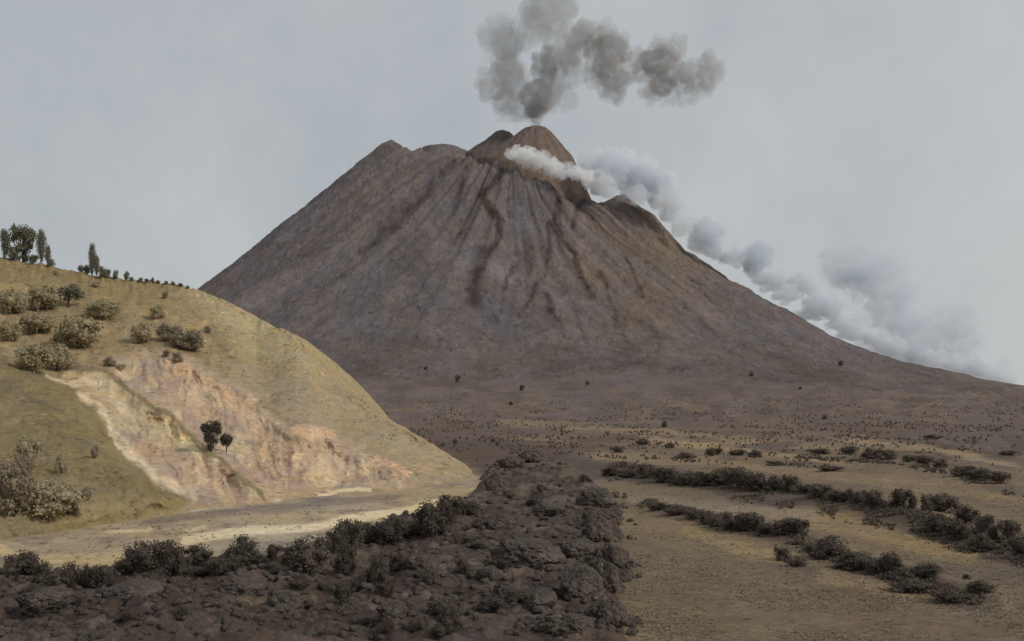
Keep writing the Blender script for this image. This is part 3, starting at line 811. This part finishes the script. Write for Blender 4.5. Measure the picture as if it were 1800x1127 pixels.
# --- hedge rows on the right field
G = ('ground',)
ROWA = [(1075, 836, 26, 16), (1105, 838, 24, 14), (1135, 840, 26, 30), (1163, 848, 28, 28), (1186, 848, 22, 22), (1206, 852, 34, 24), (1236, 854, 26, 28), (1270, 852, 38, 34), (1300, 858, 36, 40), (1328, 862, 36, 36), (1362, 862, 26, 28), (1392, 864, 28, 34), (1418, 868, 22, 20), (1442, 876, 30, 28), (1468, 880, 22, 22), (1490, 882, 20, 24), (1511, 886, 20, 28), (1536, 890, 26, 34), (1582, 892, 30, 36), (1604, 894, 13, 28), (1627, 898, 15, 30), (1656, 900, 46, 38), (1646, 938, 34, 38), (1697, 920, 34, 36), (1680, 945, 36, 34), (1728, 945, 32, 48), (1746, 952, 14, 34), (1776, 952, 28, 42), (1722, 968, 30, 34), (1795, 975, 34, 44)]
ROWA.sort()
for i, (x, y, w, h) in enumerate(ROWA):
    plant('shrub', (i * 2) % 5, M_DARKLEAF if i % 3 == 0 else M_BROWN, x, y, w * 1.5, h * 1.02, f'{look(w * 1.5, h)} dark bush, {nth(i)} in the upper hedge row', 'bushes in the upper hedge row', cat='bush', only=G)
ROWB = [(1160, 896, 30, 14), (1190, 904, 34, 16), (1218, 912, 26, 18), (1240, 922, 18, 24), (1256, 926, 14, 20), (1284, 930, 26, 32), (1302, 934, 18, 24), (1322, 932, 34, 34), (1346, 938, 22, 22), (1385, 938, 46, 30), (1404, 938, 26, 28), (1376, 984, 24, 26), (1400, 996, 30, 20), (1430, 968, 26, 16), (1460, 980, 48, 42), (1490, 1000, 34, 20), (1512, 1000, 46, 34), (1540, 1008, 34, 26), (1566, 1006, 30, 42), (1600, 1020, 40, 24), (1628, 1014, 44, 28), (1606, 1040, 54, 22), (1668, 1060, 46, 24), (1692, 1054, 24, 12), (1722, 1040, 34, 22), (1698, 1018, 10, 10)]
ROWB.sort()
for i, (x, y, w, h) in enumerate(ROWB):
    plant('shrub', (i * 3) % 5, M_DARKLEAF if i % 3 == 0 else M_BROWN, x, y, w * 1.5, h * 1.02, f'{look(w * 1.5, h)} dark bush, {nth(i)} in the lower hedge row', 'bushes in the lower hedge row', cat='bush', only=G)
ROWC = [(1085, 796, 24, 10), (1130, 782, 26, 10), (1178, 788, 16, 9), (1206, 806, 34, 10), (1250, 802, 18, 16), (1262, 800, 14, 12), (1296, 800, 34, 10), (1328, 804, 22, 12), (1362, 818, 30, 8), (1440, 798, 40, 10), (1492, 798, 34, 14), (1532, 806, 32, 16), (1560, 808, 34, 18), (1596, 812, 22, 12), (1624, 818, 34, 16), (1652, 822, 26, 14), (1692, 838, 44, 20), (1722, 844, 40, 22), (1756, 850, 40, 20), (1460, 828, 44, 8), (1640, 772, 30, 8), (1770, 800, 30, 8)]
ROWC.sort()
for i, (x, y, w, h) in enumerate(ROWC):
    plant('shrub', (i * 2 + 1) % 5, M_BROWN, x, y, w * 1.2, h * 1.2, f'low brown bush, {nth(i)} in the far broken hedge', 'bushes in the far broken hedge', cat='bush', only=G, parts=False)

# --- tiny scrub dotted over the volcano's foot
rs = random.Random(5)
n = 0
while n < 16:
    x = rs.uniform(620, 1500); y = rs.uniform(640, 790)
    if x < 600 + (y - 640) * 1.25: continue
    w = rs.uniform(4, 12)
    if plant('shrub', n % 5, M_MAUVE, x, y, w, w * rs.uniform(.8, 1.3), 'tiny dark scrub bush dotted about the foot of the volcano', "scrub at the volcano's foot", cat='bush', only=('ground', 'volcano'), parts=False, name='scrub_bush') is not None: n += 1

# ================================================================ ROCKS
def rock_mat(name, c0, c1):
    m, nt = nmat(name)
    tc = N(nt, 'ShaderNodeTexCoord'); v = tc.outputs['Object']
    f = mrange(nt, noise_node(nt, v, 2.2, 8, .65, .5), .35, .65, 0, 1)
    mix = N(nt, 'ShaderNodeMix', data_type='RGBA'); nt.links.new(f, mix.inputs[0])
    mix.inputs[6].default_value = (*c0, 1); mix.inputs[7].default_value = (*c1, 1)
    sp = N(nt, 'ShaderNodeMix', data_type='RGBA'); nt.links.new(mrange(nt, noise_node(nt, v, 7, 6, .65, .8), .56, .63, 0, .8), sp.inputs[0])
    nt.links.new(mix.outputs[2], sp.inputs[6]); sp.inputs[7].default_value = (.165, .137, .112, 1)
    mix = sp
    p = N(nt, 'ShaderNodeBsdfPrincipled'); p.inputs['Roughness'].default_value = .95; p.inputs['Specular IOR Level'].default_value = .15
    nt.links.new(mix.outputs[2], p.inputs['Base Color'])
    b = N(nt, 'ShaderNodeBump'); b.inputs['Strength'].default_value = 1; b.inputs['Distance'].default_value = .2
    nt.links.new(noise_node(nt, v, 6, 8, .7), b.inputs['Height']); nt.links.new(b.outputs[0], p.inputs['Normal'])
    o = N(nt, 'ShaderNodeOutputMaterial'); nt.links.new(p.outputs[0], o.inputs['Surface'])
    return m


M_ROCK = rock_mat('lava_rock', (.050, .040, .034), (.125, .101, .084))


def rock_mesh(seed, sub=3):
    v, fs = ICO[sub]
    d = 1 + .45 * fbm(v[:, 0] * 1.3 + seed, v[:, 1] * 1.3, v[:, 2] * 1.3, seed=seed, octs=4)
    rng = np.random.default_rng(seed)
    v = v * d[:, None]
    for _ in range(9):                                   # broken facets
        nrm = rng.normal(size=3); nrm /= np.linalg.norm(nrm); k0 = rng.uniform(.72, .98)
        t = v @ nrm; v = v - np.maximum(t - k0, 0)[:, None] * nrm * .92
    if sub > 1: v = v * (1 + .07 * fbm(v[:, 0] * 7, v[:, 1] * 7, v[:, 2] * 7, seed=seed + 2, octs=4) - .10 * np.maximum(0, .12 - np.abs(fbm(v[:, 0] * 3, v[:, 1] * 3, v[:, 2] * 3, seed=seed + 8, octs=3))) / .12)[:, None]
    return v * .5, fs


ROCKS = []
for i in range(6):
    v, fs = rock_mesh(200 + i, 4)
    me = bpy.data.meshes.new('lava_boulder'); me.from_pydata([tuple(a) for a in v.tolist()], [], [tuple(a) for a in fs.tolist()]); me.materials.append(M_ROCK)
    ROCKS.append(me)
BOULD = [(930, 985, 130, 46, 'long dark hump across the middle of the lava'), (1010, 975, 90, 40, 'dark hump next to the right edge of the lava, upper'), (1050, 950, 56, 60, 'steep dark block on the right lava edge, topmost'),
         (1020, 1048, 96, 72, 'biggest rounded boulder near the right lava edge'), (1065, 1030, 50, 66, 'tall block leaning on the biggest rounded boulder'), (890, 1050, 54, 40, 'medium dark boulder left of the biggest rounded boulder'),
         (945, 1064, 70, 44, 'wide boulder between the medium and the biggest one'), (860, 1020, 50, 40, 'dark boulder under the left end of the long hump'), (1075, 1095, 60, 56, 'dark block at the lower right corner of the lava'),
         (880, 930, 60, 36, 'dark hump of lava above the long hump'), (1080, 990, 44, 50, 'narrow block in the middle of the right lava edge'), (960, 905, 60, 30, 'low dark block in the upper part of the lava'),
         (1050, 890, 70, 50, 'dark block on the upper right corner of the lava'), (900, 822, 50, 30, 'dark knob at the far tip of the lava'), (940, 812, 56, 26, 'long knob right of the far tip of the lava'), (870, 860, 40, 40, 'upright block at the narrow neck of the lava'),
         (740, 1000, 60, 36, 'boulder right of the dark shrubs in mid lava'), (420, 1040, 80, 26, 'low hump in the left half of the lava'), (230, 1052, 110, 30, 'long low hump at lower left of the lava'), (80, 1062, 100, 34, 'low hump by the left edge of the lava'), (510, 1065, 70, 30, 'flat hump left of the black round shrub'),
         (690, 1080, 60, 34, 'boulder low in the lava centre'), (1000, 1105, 90, 36, 'wide hump at the bottom of the lava right of centre'), (150, 1020, 50, 22, 'small hump among the shrubs at the left lava edge')]
for i, (x, y, w, h, lb) in enumerate(BOULD):
    p = hit(x, y, ('lava_field',))
    if p is None: continue
    o = bpy.data.objects.new('lava_boulder', ROCKS[i % 6]); COL.objects.link(o)
    m = p.y / F
    o.location = (p.x, p.y, p.z + h * m * .18); o.scale = (w * m, max(w, h) * m * .9, max(h, w * .5) * m * 1.1); o.rotation_euler = (0, rs.uniform(-.15, .15), rs.uniform(-.4, .4))
    tag(o, lb, 'boulder', 'boulders in the lava field')

# rubble and dry grass: nobody could count them
V, Fc = [], []; nv = 0
rng = np.random.default_rng(77)
rv = [rock_mesh(300 + i, 1) for i in range(5)]
pp = []
while len(pp) < 1300:
    x, y = rng.uniform(-30, 1100), rng.uniform(800, 1125)
    sd = poly_sd(np.array([x]), np.array([y]), LAVA_TOP)[0]
    if sd > -4: continue
    yy = F * (-LZ) / (y - HY); pp.append(((x - CX) * yy / F, yy))
while len(pp) < 1370:                                   # blocks spilled from the steep right edge
    x, y = rng.uniform(1040, 1170), rng.uniform(840, 1127)
    sd = poly_sd(np.array([x]), np.array([y]), LAVA_TOP)[0]
    if sd < -2 or sd > 34 * rng.uniform() ** 3 or vnoise(np.array([y / 22]), np.array([.5]), seed=12)[0] < -.1: continue
    yy = F * 18 / (y - HY); pp.append(((x - CX) * yy / F, yy))
pp = np.array(pp); pz = np.maximum(lava_z(pp[:, 0], pp[:, 1])[0], ground_z(pp[:, 0], pp[:, 1]))
for (x, y), z in zip(pp, pz):
    v, fs = rv[int(rng.integers(5))]
    sc = rng.uniform(.25, .7) * (1 + y / 250); a = rng.uniform(0, 6.28)
    rot = np.array([[math.cos(a), -math.sin(a), 0], [math.sin(a), math.cos(a), 0], [0, 0, 1]])
    V.append((v * np.array([1.2, 1, .8]) * sc) @ rot.T + np.array([x, y, z + .08])); Fc.append(fs + nv); nv += len(v)
tag(link_mesh('rubble', np.concatenate(V), np.concatenate(Fc), M_ROCK, smooth=False), 'broken dark rubble strewn over the lava field', 'rubble', kind='stuff')

M_DRY = leaf_mat('dry_grass_blades', (.24, .195, .13), (.42, .34, .225), 2)


def tufts(name, spots, mat, label, hmin, hmax, cat='grass'):
    V, Fc = [], []
    n = 0
    for x, y, z in spots:
        for _ in range(6):
            a = rng.uniform(0, 6.28); h = rng.uniform(hmin, hmax) * (1 + min(y, 900) / 300); l, w = (rng.uniform(.6, 2.2) * h, .35 * h) if y < 260 else (rng.uniform(.05, .6) * h, .65 * h)
            dx, dy = math.cos(a), math.sin(a)
            V += [(x - dy * w, y + dx * w, z - .05), (x + dy * w, y - dx * w, z - .05), (x + dx * l, y + dy * l, z + h)]
            Fc.append((n, n + 1, n + 2)); n += 3
    return tag(link_mesh(name, V, Fc, mat, smooth=False), label, cat, kind='stuff')


sp = []
RIGHT = [(1110, 880), (1100, 1127), (1120, 1160), (1850, 1160), (1850, 780), (1300, 775), (1050, 800)]
while len(sp) < 6000:
    x, y = rng.uniform(1050, 1850), 780 + 360 * rng.uniform(0, 1) ** .8
    if poly_sd(np.array([x]), np.array([y]), RIGHT)[0] > 0: continue
    if poly_sd(np.array([x]), np.array([y]), LAVA_TOP)[0] < 12: continue
    yy = F * 18 / (y - HY); xx = (x - CX) * yy / F
    if vnoise(np.array([xx / 6]), np.array([yy / 9]), seed=5)[0] < rng.uniform(-.6, .5): continue
    sp.append((xx, yy))
sp = np.array(sp); sz = ground_z(sp[:, 0], sp[:, 1])
tufts('dry_grass', np.column_stack([sp, sz]), M_DRY, 'dry ochre grass over the right hand fields', .07, .16)
sp = []
for _ in range(2200):
    x, y = rng.uniform(-20, 830), rng.uniform(850, 1000)
    b0 = np.interp(x, [0, 200, 350, 520, 700, 842], [951, 921, 896, 877, 860, 842]); b1 = np.interp(x, [-20, 250, 500, 620, 760, 838], [1000, 975, 970, 935, 890, 850])
    if not (b0 + 3 < y < b1) or vnoise(np.array([x / 40]), np.array([y / 7]), seed=13)[0] < rng.uniform(-.1, .6): continue
    yy = F * 18 / (y - HY); sp.append(((x - CX) * yy / F, yy))
sp = np.array(sp); sz = ground_z(sp[:, 0], sp[:, 1])
M_GREYSCRUB = leaf_mat('grey_scrub_blades', (.25, .21, .165), (.44, .36, .27), 2)
tufts('low_scrub', np.column_stack([sp, sz]), M_GREYSCRUB, 'grey brown low scrub in the valley below the hill', .08, .2, 'scrub')

M_UNDER = leaf_mat('undergrowth_blades', (.10, .08, .063), (.185, .15, .115), 2)
sp = []
for pts, wd, cnt in (([(1080, 834), (1280, 858), (1480, 886), (1650, 928), (1830, 990)], 10, 3000), ([(1280, 870), (1480, 904), (1650, 942), (1830, 1000)], 10, 1600),
                     ([(1130, 888), (1260, 924), (1400, 956), (1480, 988), (1600, 1026), (1720, 1060)], 9, 2400), ([(1400, 802), (1560, 814), (1700, 842), (1790, 872)], 6, 700), ([(1060, 800), (1240, 812), (1460, 822)], 4, 250)):
    pts = np.array(pts, float); seg = np.hypot(*np.diff(pts, axis=0).T); cum = np.concatenate([[0], np.cumsum(seg)])
    for _ in range(cnt):
        t = rng.uniform(0, cum[-1]); x = np.interp(t, cum, pts[:, 0]) + rng.normal() * 6; y = np.interp(t, cum, pts[:, 1]) + rng.normal() * wd * .45
        if vnoise(np.array([x / 26]), np.array([y / 9]), seed=6)[0] < -.25: continue
        yy = F * 18 / (y - HY); sp.append(((x - CX) * yy / F, yy))
sp = np.array(sp); sz = ground_z(sp[:, 0], sp[:, 1])
tufts('undergrowth', np.column_stack([sp, sz]), M_UNDER, 'dark brown undergrowth along the hedge banks of the right field', .12, .34, 'undergrowth')
sp = []
while len(sp) < 2800:
    x, y = rng.uniform(560, 1850), rng.uniform(655, 822)
    if x < 560 + (y - 640) * 1.35 or vnoise(np.array([x / 45]), np.array([y / 6]), seed=7)[0] < rng.uniform(-.5, .5): continue
    if y > 770 and rng.uniform() < (y - 770) / 50: continue
    if y < 735 and rng.uniform() < (735 - y) / 85: continue
    p = hit(x, y, ('ground', 'volcano'))
    if p is None: continue
    sp.append(tuple(p)); continue
    yy = F * 18 / (y - HY); sp.append(((x - CX) * yy / F, yy))
sp = np.array(sp); sp = sp[sp[:, 1] < 3000]
M_FOOT = leaf_mat('foot_scrub_blades', (.13, .105, .086), (.22, .178, .143), 2)
tufts('foot_scrub', sp, M_FOOT, 'rough brown scrub over the ground at the foot of the volcano', .14, .42, 'scrub')
sp = []
for _ in range(2000):
    x, y = rng.uniform(-20, 800), rng.uniform(470, 930)
    xx_, yy_ = np.array([x]), np.array([y])
    if poly_sd(xx_, yy_, PEACH)[0] < 8 or vnoise(xx_ / 40, yy_ / 25, seed=9)[0] < rng.uniform(0, .5): continue
    p = hit(x, y, ('hill',))
    if p is not None and p.y < 420: sp.append(tuple(p))
M_HILLGRASS = leaf_mat('hill_grass_blades', (.26, .215, .125), (.42, .35, .21), 2)
tufts('hill_grass', sp, M_HILLGRASS, 'olive grass tussocks over the face of the hill', .1, .25)

# ================================================================ SMOKE
def puff_mesh(seed, sub=4):
    v, fs = ICO[sub]
    lob = np.random.default_rng(seed).normal(size=(26, 3)); lob /= np.linalg.norm(lob, axis=1)[:, None]
    amp = np.random.default_rng(seed + 1).uniform(.16, .42, 26); wid = np.random.default_rng(seed + 2).uniform(.22, .5, 26)
    d = .72 + np.max(amp[None] * np.sqrt(np.clip(1 - ((np.arccos(np.clip(v @ lob.T, -1, 1))) / wid[None]) ** 2, 0, 1)), 1)
    d = d + .09 * np.abs(fbm(v[:, 0] * 5, v[:, 1] * 5, v[:, 2] * 5, seed=seed, octs=3)) + .05 * fbm(v[:, 0] * 12, v[:, 1] * 12, v[:, 2] * 12, seed=seed + 4, octs=2)
    return v * d[:, None], fs


PUFFS = []
for i in range(7):
    v, fs = puff_mesh(400 + 11 * i)
    PUFFS.append((v, fs))
_pm = {}


def puff(parent, px, py, rx, ry, depth, mat, i):
    key = (i % 7, mat.name)
    if key not in _pm:
        v, fs = PUFFS[i % 7]
        me = bpy.data.meshes.new('smoke_puff'); me.from_pydata([tuple(a) for a in v.tolist()], [], [tuple(a) for a in fs.tolist()])
        me.polygons.foreach_set('use_smooth', np.ones(len(me.polygons), bool)); me.materials.append(mat); _pm[key] = me
    o = bpy.data.objects.new('smoke_puff', _pm[key]); COL.objects.link(o); o.parent = parent
    m = depth / F
    w = Vector(((px - CX) * m, depth, (HY - py) * m))
    o.location = w - parent.location
    o.scale = (rx * m * 1.14, (rx + ry) / 2 * m, ry * m * 1.12)
    o.rotation_euler = (rs.uniform(-.3, .3), rs.uniform(-.3, .3), rs.uniform(0, 6.28)) if abs(rx - ry) < .3 * rx else (0, 0, rs.choice((0, math.pi)))


def plume(name, label, cat, px, py, depth, lst):
    e = bpy.data.objects.new(name, None); COL.objects.link(e)
    e.location = ((px - CX) * depth / F, depth, (HY - py) * depth / F)
    tag(e, label, cat)
    for i, (x, y, rx, ry, mt) in enumerate(lst):
        kx = 1.08 if name == 'steam_plume' and x > 1040 else 1.0
        puff(e, x, y - (3 if kx > 1 else 0), rx * kx, ry * kx, depth + rs.uniform(-40, 40) + (mt[1] if isinstance(mt, tuple) else 0), mt[0] if isinstance(mt, tuple) else mt, i)
    return e


SD = smoke_mat('dark_smoke', (.50, .475, .455), .0125)
SM = smoke_mat('grey_smoke', (.60, .572, .55), .0085)
SP = smoke_mat('thin_smoke', (.62, .61, .60), .0052)
plume('ash_plume', 'dark grey ash plume rising from the cone and drifting right', 'smoke', 943, 222, 4020, [
    (942, 221, 9, 9, SD), (943, 210, 11, 14, SD), (938, 198, 16, 14, SD), (942, 192, 24, 20, SD), (941, 172, 34, 32, SD), (965, 168, 30, 28, SM), (958, 118, 26, 34, SD), (975, 140, 26, 30, SM), (985, 95, 32, 36, SM), (1020, 75, 24, 34, SM), (1022, 62, 32, 26, SM), (1012, 128, 24, 26, SP), (995, 175, 22, 24, SP),
    (1068, 60, 26, 26, SM), (1072, 92, 28, 36, SD), (1078, 130, 36, 34, SM), (1082, 152, 34, 28, SM), (1060, 120, 20, 24, SD), (1095, 80, 16, 26, SM), (1118, 105, 24, 22, SM), (1042, 95, 22, 34, SM), (1048, 60, 18, 24, SM), (1128, 125, 24, 22, SM), (1215, 130, 24, 26, SM), (1222, 150, 22, 20, SP), (1040, 135, 22, 20, SP), (1000, 108, 22, 28, SM),
    (1160, 85, 28, 22, SM), (1158, 110, 38, 28, SD), (1180, 128, 30, 26, SM), (1150, 160, 26, 24, SM), (1165, 150, 30, 24, SD), (1192, 82, 20, 24, SM), (1206, 168, 24, 22, SP), (1198, 140, 22, 26, SM), (1180, 175, 20, 16, SP), (1248, 130, 24, 40, SM), (1240, 112, 14, 18, SM), (1228, 165, 16, 18, SP),
    (875, 65, 44, 40, SP), (890, 78, 30, 34, SP), (893, 122, 32, 32, SM), (870, 148, 32, 34, SM), (890, 178, 28, 30, SM), (907, 150, 26, 40, SP), (915, 200, 20, 16, SP), (875, 110, 18, 18, SP), (967, 8, 64, 50, SP), (935, 50, 40, 40, SP), (905, 205, 30, 14, SP)])

WS = smoke_mat('white_steam', (.985, .98, .97), .038)
BS = smoke_mat('blue_steam', (.935, .952, .975), .0225)
GS = smoke_mat('grey_steam', (.83, .862, .905), .0230)
f_ = -60
plume('steam_plume', 'white and blue steam boiling from the rim down the right flank', 'steam', 1060, 330, 3720, [
    (898, 272, 12, 10, (WS, f_)), (910, 270, 16, 14, (WS, f_)), (928, 276, 20, 17, (WS, f_)), (948, 286, 18, 15, (WS, f_)), (955, 278, 16, 14, (BS, f_)), (970, 293, 20, 16, (WS, f_)), (982, 304, 18, 12, (WS, f_)), (995, 300, 18, 16, (BS, f_)), (1012, 306, 18, 13, (WS, f_)), (1030, 312, 18, 13, (WS, f_)),
    (1042, 292, 24, 24, (BS, 50)), (1052, 320, 24, 20, (WS, -20)), (1066, 330, 24, 20, (BS, -20)), (1076, 302, 28, 30, (GS, 50)), (1070, 280, 24, 16, (BS, 80)), (1100, 296, 28, 28, (BS, 80)), (1108, 322, 28, 24, (GS, 60)), (1130, 304, 28, 26, (BS, 90)), (1120, 345, 22, 16, (BS, 60)), (1148, 326, 28, 28, (GS, 90)), (1168, 332, 24, 28, (BS, 110)), (1156, 354, 26, 20, (BS, 80)), (1182, 352, 22, 26, (BS, 120)), (1180, 378, 20, 20, (BS, 120)), (1200, 404, 18, 18, (BS, 140)), (1212, 396, 18, 14, (BS, 160)),
    (1242, 410, 28, 24, (GS, 180)), (1228, 425, 22, 20, (BS, 180)), (1248, 440, 24, 18, (GS, 190)), (1270, 450, 18, 16, (BS, 190)), (1290, 456, 20, 16, (BS, 200)), (1300, 445, 18, 14, (BS, 200)), (1336, 454, 28, 26, (GS, 210)), (1322, 470, 22, 18, (GS, 210)), (1340, 490, 24, 14, (BS, 210)), (1362, 500, 24, 18, (GS, 220)), (1402, 502, 20, 18, (GS, 240)), (1386, 520, 24, 16, (BS, 230)), (1430, 508, 22, 20, (BS, 240)), (1432, 540, 26, 18, (GS, 240)), (1420, 556, 28, 10, (BS, 230)), (1462, 545, 26, 22, (BS, 250)), (1478, 530, 22, 18, (BS, 260)), (1480, 570, 28, 16, (BS, 250)), (1505, 588, 30, 18, (BS, 260)), (1512, 566, 20, 18, (BS, 270)), (1540, 598, 26, 18, (BS, 270)), (1572, 610, 26, 18, (BS, 280)), (1608, 622, 26, 18, (GS, 280)), (1640, 634, 26, 16, (BS, 290)), (1676, 642, 24, 16, (BS, 290)), (1708, 652, 24, 16, (GS, 290)), (1742, 662, 22, 14, (BS, 290)), (1772, 672, 18, 12, (BS, 290))])
PS = smoke_mat('pale_smoke', (.85, .885, .93), .0056)
plume('smoke_bank', 'broad pale grey smoke bank drifting off behind the lower right flank', 'smoke', 1600, 600, 4250, [
    (1495, 468, 62, 36, PS), (1550, 490, 60, 44, PS), (1500, 500, 40, 30, PS), (1590, 525, 26, 26, PS), (1560, 560, 50, 50, PS), (1600, 590, 64, 48, PS), (1560, 620, 50, 30, PS), (1680, 570, 40, 36, PS), (1692, 600, 34, 40, PS), (1660, 640, 60, 30, PS), (1720, 660, 40, 24, PS), (1750, 668, 36, 22, PS), (1762, 640, 14, 14, PS)])

# ================================================================ LIGHT, SKY, CAMERA
SUN = Vector((.72, -.42, .58)).normalized()
elev = math.asin(SUN.z); azim = math.atan2(SUN.x, SUN.y)
w = bpy.data.worlds.new('World'); scene.world = w; w.use_nodes = True
nt = w.node_tree; nt.nodes.clear()
sky = N(nt, 'ShaderNodeTexSky', sky_type='NISHITA', sun_disc=False, sun_elevation=elev, sun_rotation=azim, air_density=1.2, dust_density=5.0, ozone_density=1.0)
tc = N(nt, 'ShaderNodeTexCoord')
f1 = noise_node(nt, tc.outputs['Generated'], 3.0, 6, .55, .4)
f2 = noise_node(nt, tc.outputs['Generated'], 22.0, 5, .6, .2)
dot = N(nt, 'ShaderNodeVectorMath', operation='DOT_PRODUCT'); nt.links.new(tc.outputs['Generated'], dot.inputs[0]); dot.inputs[1].default_value = (.8, .1, -.55)
g = mul(nt, mul(nt, mrange(nt, dot.outputs['Value'], -.5, .45, 0, 1), mrange(nt, f1, .3, .7, -.4, .4), 'ADD'), mrange(nt, f2, .3, .7, -.1, .1), 'ADD')
cr = N(nt, 'ShaderNodeValToRGB')
cr.color_ramp.elements[0].position = 0; cr.color_ramp.elements[0].color = (4.1, 4.45, 4.75, 1)
cr.color_ramp.elements[1].position = 1; cr.color_ramp.elements[1].color = (5.45, 5.65, 5.72, 1)
nt.links.new(g, cr.inputs[0])
mx = N(nt, 'ShaderNodeMix', data_type='RGBA'); mx.inputs[0].default_value = .92      # overcast veil over the clear sky
nt.links.new(sky.outputs[0], mx.inputs[6]); nt.links.new(cr.outputs[0], mx.inputs[7])
bg = N(nt, 'ShaderNodeBackground'); bg.inputs['Strength'].default_value = .1
nt.links.new(mx.outputs[2], bg.inputs['Color'])
o = N(nt, 'ShaderNodeOutputWorld'); nt.links.new(bg.outputs[0], o.inputs['Surface'])

sl = bpy.data.lights.new('sun', 'SUN'); sl.energy = 1.8; sl.angle = math.radians(7); sl.color = (1, .965, .90)
so = bpy.data.objects.new('sun', sl); COL.objects.link(so); so.rotation_euler = SUN.to_track_quat('Z', 'Y').to_euler()

cam = bpy.data.cameras.new('camera'); cam.sensor_width = 36; cam.lens = 36 * F / 1800; cam.shift_y = (HY - 563.5) / 1800
cam.clip_start = .5; cam.clip_end = 200000
co = bpy.data.objects.new('camera', cam); COL.objects.link(co); co.location = (0, 0, 0); co.rotation_euler = (math.pi / 2, 0, 0)
scene.camera = co
scene.view_settings.view_transform = 'Standard'; scene.view_settings.look = 'None'; scene.view_settings.exposure = 0; scene.view_settings.gamma = 1
scene.cycles.volume_bounces = 8; scene.cycles.transparent_max_bounces = 24
